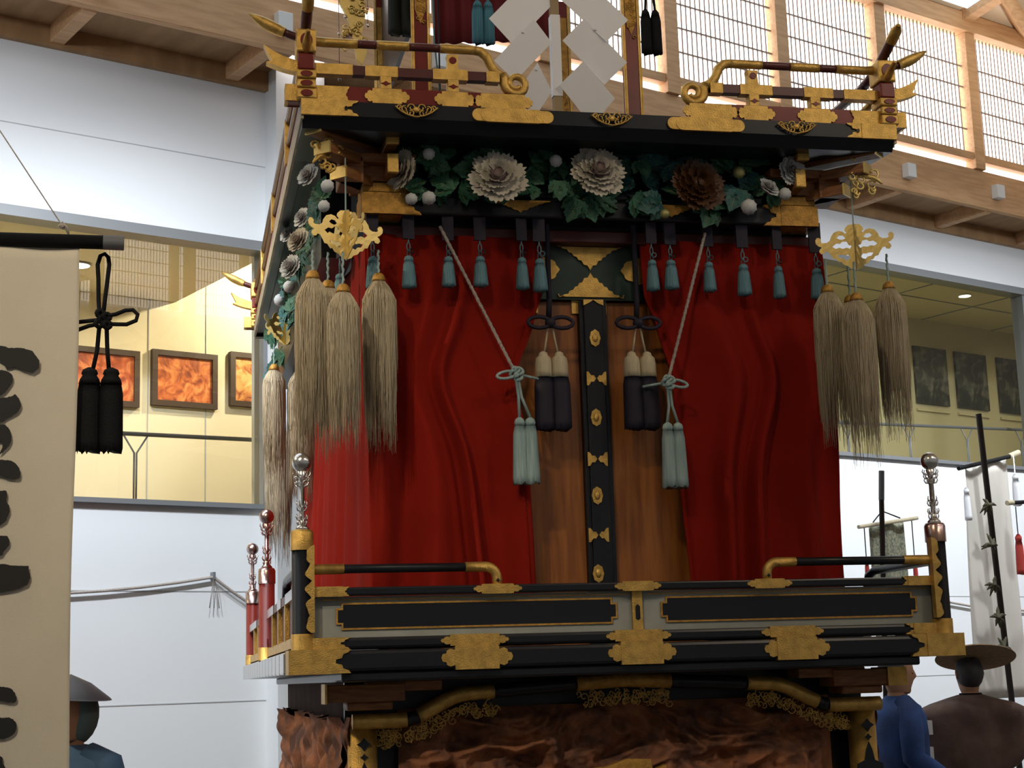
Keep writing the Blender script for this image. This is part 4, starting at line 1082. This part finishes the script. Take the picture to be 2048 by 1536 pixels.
hair_tassel(under(556, 845, 3.3), 2, 'lowest hair tassel behind the silver finial at the rear left', G3, .22, 1.15)
hair_tassel(under(600, 760, 3.3), 1, 'hair tassel behind the rear left pendant, mostly hidden by others', G3, .12, 1.15)

# ================================================================== GOHEI, HANGING THINGS OF THE UPPER DECK
e = empty('gohei_wand', (0, .9, 3.655), label='white zigzag paper streamers on an upright wooden wand above the eaves', cat='paper ornament')
def pw(x, y, Y): p = AT(x, y, Y); return (p.x, p.z-3.655)
m = MB(); m.box(-.018, .018, -.018, .018, 0, 1.0); m.build('wand', mat('pale_brass_pole', (.30, .22, .12), .5, .2), e, bevel=.003)
m = MB(); m.box(-.021, .021, -.021, .021, .365, .733); m.build('paper_wrap', PAPER, e, bevel=.002)
A_ = [[(978, 37), (1025, 92), (1115, -2), (1068, -57)], [(988, 121), (1067, 40), (1103, 86), (1030, 162)], [(1075, 125), (1106, 180), (1080, 219), (1053, 219), (1038, 178)]]
B_ = [[(1114, -8), (1165, -52), (1255, 42), (1210, 88)], [(1125, 81), (1168, 38), (1255, 124), (1210, 168)], [(1119, 170), (1165, 125), (1231, 196), (1208, 223), (1165, 223)]]
for S_ in (A_, B_):
    m = MB()
    for i, pg in enumerate(S_):
        Y = .880-.012*i; zc_ = AT(*pg[0], Y).z-3.655; k_ = (-.22, .10, .30)[i]; m.plate([[(lambda p: (p.x, p.z-3.655))(AT(x, y, Y)) for x, y in pg]], Y-.9, .0015, fn=lambda a, b, c: (a, b-k_*(c-zc_)*.5, c))
    for (lx, ly) in (((1045, 65), (1072, 140)) if S_ is A_ else ((1190, 60), (1170, 146))):   # folds joining the papers
        c = AT(lx, ly, .865); m.box(c.x-.004, c.x+.004, -.045, -.0185, c.z-3.655-.004, c.z-3.655+.004)
    m.build('paper_streamer', PAPER, e)
def bigtassel(name, px_, py_, Y, wpx, hpx, mt, label, pair=True):
    c = AT(px_, py_, Y); k = (Y-CAM.y)/FPX*1.02; W_ = wpx*k; H_ = hpx*k
    e = empty(name, c, label=label, cat='tassel')
    for q in ((-1, 1) if pair else (0,)):
        x = q*W_*.25; r = W_*(.25 if pair else .5)
        m = MB(); m.lathe([(r*.35, .0), (r*.75, -r*.6), (r*.9, -r*1.4)], (x, 0, 0), 16); strands(m, x, 0, -r*1.3, -H_, r*.98, r*1.08, 30, rag=.008, fl=.8); m.build('tassel_skirt', mt, e)
        m = MB(); m.tube([(x, 0, 0), (x*.6, 0, .12), (x*.25, 0, .5)], .006, 6); m.build('cord', mt, e)
    return e
bigtassel('hanging_tassel', 1300, 20, 1.1, 44, 100, BLK, 'paired black tassel hanging in front of the bright lattice windows')
bigtassel('hanging_tassel', 965, 2, 1.2, 46, 95, mat('deep_blue_silk', (.06, .22, .30), .75, 0, col2=(.04, .15, .21), vs=150, stretch=(1, 1, .04)), 'paired blue tassel hanging left of the white paper streamers')
bigtassel('hanging_tassel', 800, -25, 1.6, 50, 105, mat('very_dark_green_silk', (.01, .016, .014), .8), 'very dark green tassel hanging between two red upper columns')
# dark red curtain of the upper storey
def g(u, v):
    p = AT(868+232*u, 88-8*u, 1.55); return (p.x, 1.55+.012*sin(u*44), p.z+.9*v)
o = MB().grid(g, 80, 6).build('upper_curtain', mat('dark_crimson_cloth', (.13, .008, .014), .85), None, label='dark crimson curtain hanging inside the upper storey', cat='curtain')
o.modifiers.new('thickness', 'SOLIDIFY').thickness = .004
# gilt bird-like hanging ornament with bead strings
c = AT(712, 60, .35); e = empty('hanging_gilt_ornament', c, label='gilt winged ornament with bead strings above the left balustrade', cat='hanging ornament')
m = MB()
P = [(-.01, .20), (.03, .14), (.035, .05), (.02, -.02), (.04, -.09), (.022, -.14), (.0, -.12), (-.012, -.04), (-.03, .04), (-.06, .10), (-.07, .16), (-.04, .19)]
m.plate([[(x, z) for x, z in P]], -.01, .02)
for i in range(26):
    x, z = rr.uniform(-.05, .03), rr.uniform(-.12, .15); m.tube([(x+.014*cos(j*.8)*(1-j*.09), -.014, z+.014*sin(j*.8)*(1-j*.09)) for j in range(8)], .0035, 5)
m.build('winged_body', BGOLD, e)
m = MB(); m.plate([[(-.05, -.02), (-.01, .03), (.0, -.0), (-.012, -.04), (-.03, -.075), (-.055, -.06)]], -.004, .01); m.build('dark_feather', COPPER, e)
for (x, z0, z1) in ((-.065, .16, -.20), (-.04, .2, .05), (.045, .16, .02)):
    m = MB(); m.tube([(x, 0, z0), (x, 0, z1)], .0015, 4); m.sphere((x, 0, z1), .007, 10); m.sphere((x, 0, (z0+z1)/2), .006, 8); m.build('bead_string', SILV, e)
m = MB(); m.tube([(0, 0, .18), (0, 0, .8)], .003, 5); m.build('hanging_cord', BLK, e)
# thin cords hanging between the upper columns
for i, (a, b, mt, lb) in enumerate((((868, 80), (882, 200), BLUE, 'thin blue-green cord hanging behind the left upper balustrade'), ((878, 90), (880, 195), PURP, 'thin purple cord hanging behind the left upper balustrade'))):
    p0, p1 = AT(*a, 1.2), AT(*b, 1.2); o = MB().tube([p0+Vector((0, 0, .3)), p0, p1], .004, 6).build('thin_rope', mt); tag(o, lb, 'cord')

# ================================================================== BANNERS
e = empty('calligraphy_banner', (0, 0, 0), label='tall beige banner with black brush strokes at the left edge', cat='banner')
YB = -.30
def g(u, v):
    x = -2.75+(.875)*u; z = 2.985-2.1*v; return (x+.004*sin(v*9), YB+.005*sin(u*9+v*2)+.002*sin(u*23), z)
o = MB().grid(g, 60, 40).build('banner_cloth', LINEN, e); o.modifiers.new('t', 'SOLIDIFY').thickness = .002
m = MB(); m.tube([(-2.85, YB, 3.0), (-1.80, YB, 2.995)], .023, 12); r_ = m.build('banner_rod', BLK, e)
MB().tube([(-1.802, YB, 2.995), (-1.738, YB, 2.994)], .024, 12).build('rod_end', GREYM, r_)
p0, p1, p2 = AT(-1170, -1522, YB), AT(125, 452, YB), AT(137, 468, YB)
MB().tube([p0, p1, p2], .0022, 6).build('rod_string', ROPE, e)
m = MB(); m.sphere(p1, .010, 8); m.tube([p1+Vector((-.012, -.002, -.002)), p1+Vector((0, -.004, .012)), p1+Vector((.014, -.002, -.004)), p2], .0035, 6); m.build('string_knot', ROPE, e)
def strokes(pg, d=.0095, nm='brush_stroke'):
    m = MB(); m.plate([[(lambda p: (p.x, p.z))(AT(x, y, YB)) for x, y in pg]], YB-d, .0015); m.build(nm, INK, e)
def blob(pts, jag=2.0, seed=1):
    rr_ = random.Random(seed); out = []; n = len(pts)
    for i in range(n):
        p0, p1, p2, p3 = (Vector(pts[(i+k) % n]) for k in (-1, 0, 1, 2)); st = abs(p1.x) > 50 or abs(p2.x) > 50
        for j in range(8):
            t = j/8; q = p1.lerp(p2, t) if st else .5*((2*p1)+(p2-p0)*t+(2*p0-5*p1+4*p2-p3)*t*t+(3*p1-p0-3*p2+p3)*t**3)
            out.append((q.x+rr_.uniform(-jag, jag)*.5, q.y+rr_.uniform(-jag, jag)*.5))
    return out
for i, pg in enumerate([[(-60, 690), (0, 692), (20, 697), (45, 697), (65, 703), (79, 722), (78, 738), (66, 747), (50, 742), (30, 735), (14, 738), (0, 724), (-60, 712)],
    [(-60, 740), (0, 741), (22, 748), (26, 762), (18, 777), (0, 792), (-60, 800)],
    [(-60, 795), (0, 797), (22, 794), (32, 790), (42, 808), (36, 825), (14, 838), (0, 846), (-60, 850)],
    [(-60, 850), (0, 850), (14, 853), (23, 870), (20, 890), (6, 905), (0, 908), (2, 885), (-60, 880)],
    [(-60, 915), (0, 920), (26, 924), (40, 940), (38, 958), (15, 957), (0, 953), (-60, 950)],
    [(-60, 980), (0, 982), (14, 984), (14, 1004), (20, 1016), (17, 1032), (2, 1050), (-60, 1060)],
    [(-60, 1070), (0, 1072), (16, 1074), (19, 1090), (8, 1104), (0, 1112), (-60, 1120)],
    [(-60, 1125), (0, 1128), (30, 1132), (57, 1132), (61, 1155), (56, 1170), (30, 1180), (0, 1185), (-60, 1190)],
    [(-60, 1368), (0, 1373), (22, 1377), (33, 1392), (31, 1405), (10, 1404), (0, 1402), (-60, 1400)],
    [(-60, 1430), (0, 1435), (22, 1436), (34, 1450), (28, 1468), (8, 1478), (0, 1478), (-60, 1480)],
    [(-60, 1505), (0, 1512), (6, 1525), (8, 1545), (-60, 1550)]]):
    strokes(blob(pg, 1.2, i))
# black corded tassel of the banner rod
c = AT(205, 640, YB+.05); K = (YB+.05-CAM.y)/FPX*1.03
e = empty('corded_tassel', (c.x, YB+.05, c.z), label='black looped cord with paired black tassel hanging from the banner rod', cat='tassel')
def L_(x, y): return ((x-205)*K, 0, -(y-640)*K)
m = MB()
for pg in ([(199, 630), (197, 600), (196, 560), (194, 530), (199, 512), (207, 508), (214, 515), (216, 530), (213, 560), (209, 600), (206, 630)],
           [(212, 632), (230, 628), (248, 620), (262, 619), (271, 628), (268, 640), (250, 648), (230, 648), (212, 648)],
           [(198, 640), (175, 643), (150, 646), (132, 650), (128, 658), (140, 664), (160, 660), (180, 652), (198, 648)]):
    m.tube([L_(x, y) for x, y in pg], .0068, 8)
for q in ((201, 628), (213, 634), (199, 648), (214, 650), (205, 640)):
    a, _, b = L_(*q); m.tube([(a+.011*cos(t*pi/5), -.006+.004*sin(t), b+.010*sin(t*pi/5)) for t in range(11)], .0075, 8)
m.tube([L_(199, 655), L_(196, 700), L_(188, 742)], .0068, 8); m.tube([L_(213, 655), L_(215, 700), L_(219, 742)], .0068, 8); m.build('looped_cord', BLK, e)
for x in (183, 223):
    a, _, b = L_(x, 736); m = MB(); m.lathe([(.006, .004), (.022, -.004), (.026, -.016), (.022, -.022), (.030, -.034), (.034, -.05)], (a, 0, b), 18); strands(m, a, 0, b-.048, b-.262, .034, .036, 40, rag=.010, fl=.8); m.build('tassel_skirt', BLK, e)

def wp(x, y, d): s_, z = AW(x, y, d); return WP(s_, d, z)
def wtassel(name, x, y, d, wpx, hpx, mt, label, string=20, grp=None):
    c = wp(x, y, d); k = (c-CAM).length/FPX
    e = empty(name, c, label=label, cat='tassel', group=grp); r = wpx*k/2; H = hpx*k
    m = MB(); m.lathe([(r*.3, 0), (r*.8, -H*.08), (r*.7, -H*.2)], n=12); strands(m, 0, 0, -H*.2, -H, r*.8, r, 16, rag=.006); m.build('tassel_skirt', mt, e)
    MB().tube([(0, 0, 0), (0, 0, string*k)], .004, 5).build('string', mt if mt is not SPRED else BLK, e); return e
def pole(P0, P1, r, mt, nm, par): MB().tube([P0, P1], r, 10).build(nm, mt, par)
e = empty('tall_banner', WP(5.3, -1.5, 0), label='tall white banner on a leaning black pole with leafy ties, right edge of the photo', cat='banner')
e.location = (0, 0, 0)
a, b = wp(1932, 936, -1.5), wp(2014, 918, -1.5)
def g(u, v):
    s0, z0 = AW(1930, 936, -1.5); s1, z1 = AW(2016, 916, -1.5); z = z0+(z1-z0)*u; zb = 1.34
    return tuple(WP(s0+(s1-s0)*u+.05*v*(u-.3), -1.5+.02*sin(u*8+v*3)+.05*v, z+(zb-z)*v))
MB().grid(g, 30, 20).build('banner_cloth', mat('off_white_cloth', (.60, .56, .50), .85, 0, var=.08, vs=2), e).modifiers.new('t', 'SOLIDIFY').thickness = .003
pole(wp(1917, 937, -1.53), wp(2020, 913, -1.53), .016, BLK, 'banner_rod', e); pole(wp(2018, 913, -1.53), wp(2037, 905, -1.53), .022, CREAMS, 'rod_end', e)
pole(wp(1957, 828, -1.62), wp(2042, 1560, -1.62)+(wp(2042, 1560, -1.62)-wp(1957, 828, -1.62))*.43, .022, mat('black_bamboo', (.03, .02, .014), .5), 'banner_pole', e)
for i, (x, y) in enumerate(((1978, 1010), (1985, 1090), (1990, 1170), (1997, 1235), (2008, 1295))):
    c = wp(x, y, -1.66); m = MB()
    for j in range(9):
        a_ = rr.random()*6.28; d_ = Vector((cos(a_), .2, sin(a_)))*rr.uniform(.04, .09); m.tube([c, c+d_*.5+Vector((0, 0, .01)), c+d_], [.012, .014, .003], 5)
    m.build('leafy_tie', mat('dark_dry_leaf', (.05, .045, .02), .8) if i == 0 else bpy.data.materials['dark_dry_leaf'], e)
G = 'tassels of the right banners'
wtassel('banner_tassel', 1932, 975, -1.55, 13, 62, PAPER, 'grey-white tassel hanging at the left end of the tall banner rod', 35, G)
wtassel('banner_tassel', 2030, 948, -1.7, 15, 60, PAPER, 'grey-white tassel hanging at the right end of the tall banner rod', 35, G)
wtassel('banner_tassel', 2036, 1068, -1.9, 16, 76, SPRED, 'scarlet tassel on a black string at the right edge', 52, G)
o = MB().tube([wp(2016, 1006, -1.9), wp(2120, 1000, -1.9)], .014, 8).build('short_rod', BLK, None, label='black rod end with pale tip carrying the scarlet tassel', cat='rod')
q_ = wp(2112, 1000, -1.9); MB().tube([Vector((q_.x, q_.y, 0)), Vector((q_.x, q_.y, q_.z+.3))], .02, 10).build('rod_post', BLK, o)
MB().tube([wp(2014, 1006, -1.9), wp(2026, 1005, -1.9)], .018, 8).build('rod_tip', CREAMS, o)
e = empty('brocade_banner', (0, 0, 0), label='small grey-gold brocade banner on a short dark pole left of the right finial', cat='banner')
def g(u, v):
    s0, z0 = AW(1737, 1050, -1.5); s1, z1 = AW(1807, 1040, -1.5); return tuple(WP(s0+(s1-s0)*u+.03*v*(u-.2), -1.5+.012*sin(u*9), z0+(z1-z0)*u-.95*v))
MB().grid(g, 12, 12).build('brocade', BROC, e).modifiers.new('t', 'SOLIDIFY').thickness = .003
def g(u, v):
    x, y, z = g0(u, v); return x, y, z
pole(wp(1717, 1054, -1.53), wp(1834, 1036, -1.53), .014, CREAMS, 'banner_rod', e)
pole(wp(1763, 1000, -1.58), wp(1782, 1875, -1.58), .018, mat('dark_red_pole', (.035, .015, .012), .5), 'banner_pole', e); pole(wp(1763, 942, -1.58), wp(1763, 1000, -1.58), .020, GREYM, 'pole_top', e)
m = MB(); m.tube([wp(1746, 1045, -1.53), wp(1764, 1022, -1.56), wp(1800, 1036, -1.53)], .005, 5); m.build('rod_string', BLK, e)
wtassel('banner_tassel', 1733, 1120, -1.5, 9, 45, SPRED, 'scarlet tassel left of the small brocade banner, behind the railing', 62, G)
wtassel('banner_tassel', 1829, 1115, -1.5, 9, 50, SPRED, 'scarlet tassel right of the small brocade banner, behind the railing', 72, G)
m = MB(); o = m.add([tuple(wp(x, y, -1.4)) for x, y in ((1745, 1130), (1800, 1125), (1850, 1128), (1775, 1142), (1745, 1158))]+[tuple(wp(x, y, -1.37)) for x, y in ((1745, 1130), (1800, 1125), (1850, 1128), (1775, 1142), (1745, 1158))], [(0, 1, 2, 3, 4), (9, 8, 7, 6, 5)]+[(i, (i+1) % 5, (i+1) % 5+5, i+5) for i in range(5)]).build('folded_cloth', BLK, e)

# ================================================================== PEOPLE
def person_body(H=1.62, sh=.20, arms='down', skin=SKIN):
    m = MB(); n = 28
    hz = H-.115
    secs = []                                  # legs + torso + neck as one run of rings
    for z, rx, ry, yo in ((.02, .13, .11, 0), (.45, .14, .10, 0), (.80, .165, .12, 0), (.95, .155, .11, 0), (1.10, .16, .115, 0), (H-.36, .19, .12, 0), (H-.29, .175, .10, 0), (H-.265, .10, .075, 0),
                          (H-.25, .058, .058, 0), (H-.215, .052, .055, 0)): secs.append((z, rx, ry, yo))
    for t in (.0, .06, .14, .24, .34, .44, .54, .64, .74, .83, .90, .96, 1.0):
        z = H-.225+.225*t
        rx = .074*(max(0.02, 1-abs((t-.56)/.47)**2.6))**.5 if t > .5 else .045+.030*min(1, t/.5)**.7
        ry = .095*(max(0.02, 1-abs((t-.56)/.47)**2.8))**.5 if t > .5 else .058+.036*min(1, t/.5)**.8
        secs.append((z, rx, ry, -.012))
    vs = []; fs = []
    for (z, rx, ry, yo) in secs:
        t = (z-(H-.225))/.225
        for k in range(n):
            q = 2*pi*k/n; x = rx*cos(q); y = yo+ry*sin(q)
            if 0 <= t <= 1:
                f_ = max(0, -sin(q)); fx = exp(-(x/.013)**2)
                y -= f_*fx*(.026*exp(-((t-.42)/.09)**2)+.010*exp(-((t-.55)/.08)**2)); y -= f_*exp(-(x/.024)**2)*(.012*exp(-((t-.06)/.08)**2)+.007*exp(-((t-.24)/.05)**2))
                y += f_*(exp(-((abs(x)-.032)/.014)**2))*.010*exp(-((t-.52)/.06)**2)
            vs.append((x, y, z))
    for i in range(len(secs)-1):
        for k in range(n): fs.append((i*n+k, i*n+(k+1) % n, (i+1)*n+(k+1) % n, (i+1)*n+k))
    fs.append(list(range(n))); fs.append([(len(secs)-1)*n+k for k in range(n)]); m.add(vs, fs, 0, True)
    for q in (-1, 1):
        m.tube([(q*.072, .0, H-.10), (q*.082, .012, H-.085), (q*.084, .016, H-.105), (q*.078, .008, H-.135)], [.006, .011, .010, .005], 8)
        S = Vector((q*.175, 0, H-.33)); E_ = Vector((q*.235, .02, H-.60)); Wd = Vector((q*.20, -.16, H-.74))
        m.tube([S-Vector((q*.05, 0, -.02)), S, (S+E_)/2, E_, (E_+Wd)/2, Wd], [.05, .05, .045, .04, .034, .026], 10)
        Hn = Wd+Vector((-q*.01, -.05, -.035)); m.tube([Wd, (Wd+Hn)/2, Hn], [.026, .036, .034], 10, flat=.6)
        for j, ln in enumerate((.062, .072, .068, .052)):
            b = Hn+Vector((q*(j-1.5)*.017, -.015, -.010)); m.tube([b, b+Vector((0, -ln*.45, -ln*.3)), b+Vector((-q*.004, -ln*.6, -ln*.75))], [.0085, .008, .006], 6)
        b = Wd+Vector((-q*.03, -.03, -.01)); m.tube([b, b+Vector((-q*.02, -.035, -.015)), b+Vector((-q*.018, -.06, -.03))], [.010, .009, .007], 6)
    return m
def eyes(parent, H):
    for q in (-1, 1):
        MB().sphere((q*.031, -.088, H-.108), .011, 8, sc=(1.2, .6, .5)).build('eye', BLK, parent)
def sleeve(m, q, H, r=.06):
    S = Vector((q*.17, 0, H-.315)); E_ = Vector((q*.24, .02, H-.58)); Wd = Vector((q*.205, -.15, H-.72))
    m.tube([S-Vector((q*.08, 0, -.03)), S, (S+E_)/2, E_, (E_+Wd)/2, Wd], [r, r*1.15, r*1.15, r*1.1, r*1.15, r*1.25], 12)
def robe(H, w_=1.0, mt=NAVY, nm='jacket', par=None, zb=.35, r=.062):
    m = MB(); secs = [(0, 0, zb, .25*w_, .19), (0, 0, .75, .22*w_, .17), (0, 0, 1.0, .20*w_, .155), (0, 0, H-.45, .215*w_, .155), (0, 0, H-.35, .215*w_, .145), (0, 0, H-.295, .18*w_, .12), (0, .0, H-.262, .10, .085), (0, .0, H-.235, .068, .068)]
    m.loft(secs, 28)
    for q in (-1, 1): sleeve(m, q, H, r)
    return m.build(nm, mt, par)
# man in a blue happi coat, in profile facing right
c = wp(1792, 1360, -2.6)
c1 = Vector((c.x, c.y, 0)); H = 1.66
e = empty('person', c1, radians(78+8), label='person in blue happi coat with white marks, in profile facing right', cat='person')
person_body(H).build('body', SKIN, e); eyes(e, H)
rb = robe(H, 1.05, NAVY, 'happi_coat', e, zb=.62)
MB().loft([(0, 0, .01, .14, .13), (0, 0, .45, .16, .125), (0, 0, .8, .18, .135)], 24).build('leggings', BLK, e)
for i in range(5):
    MB().box(-.130+.01*(i % 2), -.095+.01*(i % 2), -.150, -.120, H-.46-.15*i, H-.38-.15*i).build('white_mark', WHITEP, rb)
    MB().box(.02-.01*(i % 2), .045-.01*(i % 2), -.168, -.140, H-.48-.15*i, H-.40-.15*i).build('white_mark', WHITEP, rb)
m = MB(); m.sphere((0, .012, H-.10), .095, 20, sc=(.90, 1.0, 1.28)); o = m.build('hair', mat('grey_black_hair', (.05, .045, .045), .6), e)
for v in o.data.vertices:                       # clear the face
    if v.co.y < -.035 and v.co.z < H-.055: v.co.y = -.035+.3*(v.co.y+.035)
    if v.co.z < H-.16: v.co.z = H-.16+.3*(v.co.z-H+.16)
# man in stiff shouldered brown vest and wide straw hat, seen from behind
c = wp(1942, 1400, -2.5); H = 1.64
e = empty('person', (c.x, c.y, 0), radians(180-6), label='person seen from behind in stiff brown winged vest and wide straw hat', cat='person')
person_body(H).build('body', SKIN, e); eyes(e, H)
robe(H, 1.0, BLK, 'under_robe', e, zb=.2, r=.046)
m = MB(); n = 40; vs = []; fs = []
prof = [(H-.232, .070, .085), (H-.250, .13, .125), (H-.270, .26, .17), (H-.300, .385, .19), (H-.33, .40, .20), (H-.40, .385, .20), (H-.50, .365, .20), (H-.58, .32, .20), (H-.64, .25, .20), (H-.70, .17, .195), (H-.9, .16, .19)]
for z, rx, ry in prof:
    for k in range(n):
        q = 2*pi*k/n; cc, ss = cos(q), sin(q); x = rx*(abs(cc)**.75)*(1 if cc > 0 else -1); y = ry*(abs(ss)**.8)*(1 if ss > 0 else -1)
        drop = .05*(abs(x)/.4)**2.5 if rx > .2 else 0
        vs.append((x, y+.018*cos(x*30), z-drop))
for i in range(len(prof)-1):
    for k in range(n): fs.append((i*n+k, i*n+(k+1) % n, (i+1)*n+(k+1) % n, (i+1)*n+k))
m.add(vs, fs, 0, True); m.build('winged_vest', KATA, e)
m = MB(); m.lathe([(.06, H-.245), (.072, H-.235), (.068, H-.222)], n=24); m.build('dark_collar', BLK, e)
m = MB(); m.sphere((0, .01, H-.095), .097, 20, sc=(.88, 1.02, 1.12)); o = m.build('hair', bpy.data.materials['grey_black_hair'], e)
for v in o.data.vertices:
    if v.co.y < -.03 and v.co.z < H-.05: v.co.y = -.03+.3*(v.co.y+.03)
m = MB(); m.lathe([(.245, 0), (.24, .006), (.15, .040), (.06, .062), (.0, .068)], n=48); m.lathe([(.24, -.001), (.14, .030), (.05, .050), (.0, .055)], n=48, mi=0)
m.xf(Matrix.Translation((-.03, .05, H-.01)) @ Matrix.Rotation(radians(18), 4, 'X') @ Matrix.Rotation(radians(-5), 4, 'Y')); m.build('straw_hat', STRAW, e)
# man in a dark hat and indigo robe behind the left banner
c = wp(140, 1420, -2.9); H = 1.63
e = empty('person', (c.x, c.y, 0), radians(-35), label='person in dark conical hat and indigo robe, half hidden by the left banner', cat='person')
person_body(H).build('body', SKIN, e); eyes(e, H); robe(H, 1.12, INDIGO, 'indigo_robe', e, zb=.05)
m = MB(); m.sphere((0, .018, H-.115), .105, 22, sc=(.94, 1.0, 1.22)); o = m.build('head_scarf', mat('slate_scarf', (.12, .19, .20), .8), e)
for v in o.data.vertices:
    if v.co.y < -.03: v.co.y = -.03+.15*(v.co.y+.03)
m = MB(); m.lathe([(.165, 0), (.16, .006), (.08, .06), (.0, .09)], n=40); m.xf(Matrix.Translation((0, -.01, H-.055)) @ Matrix.Rotation(radians(6), 4, 'Y')); m.build('conical_hat', DSTRAW, e)
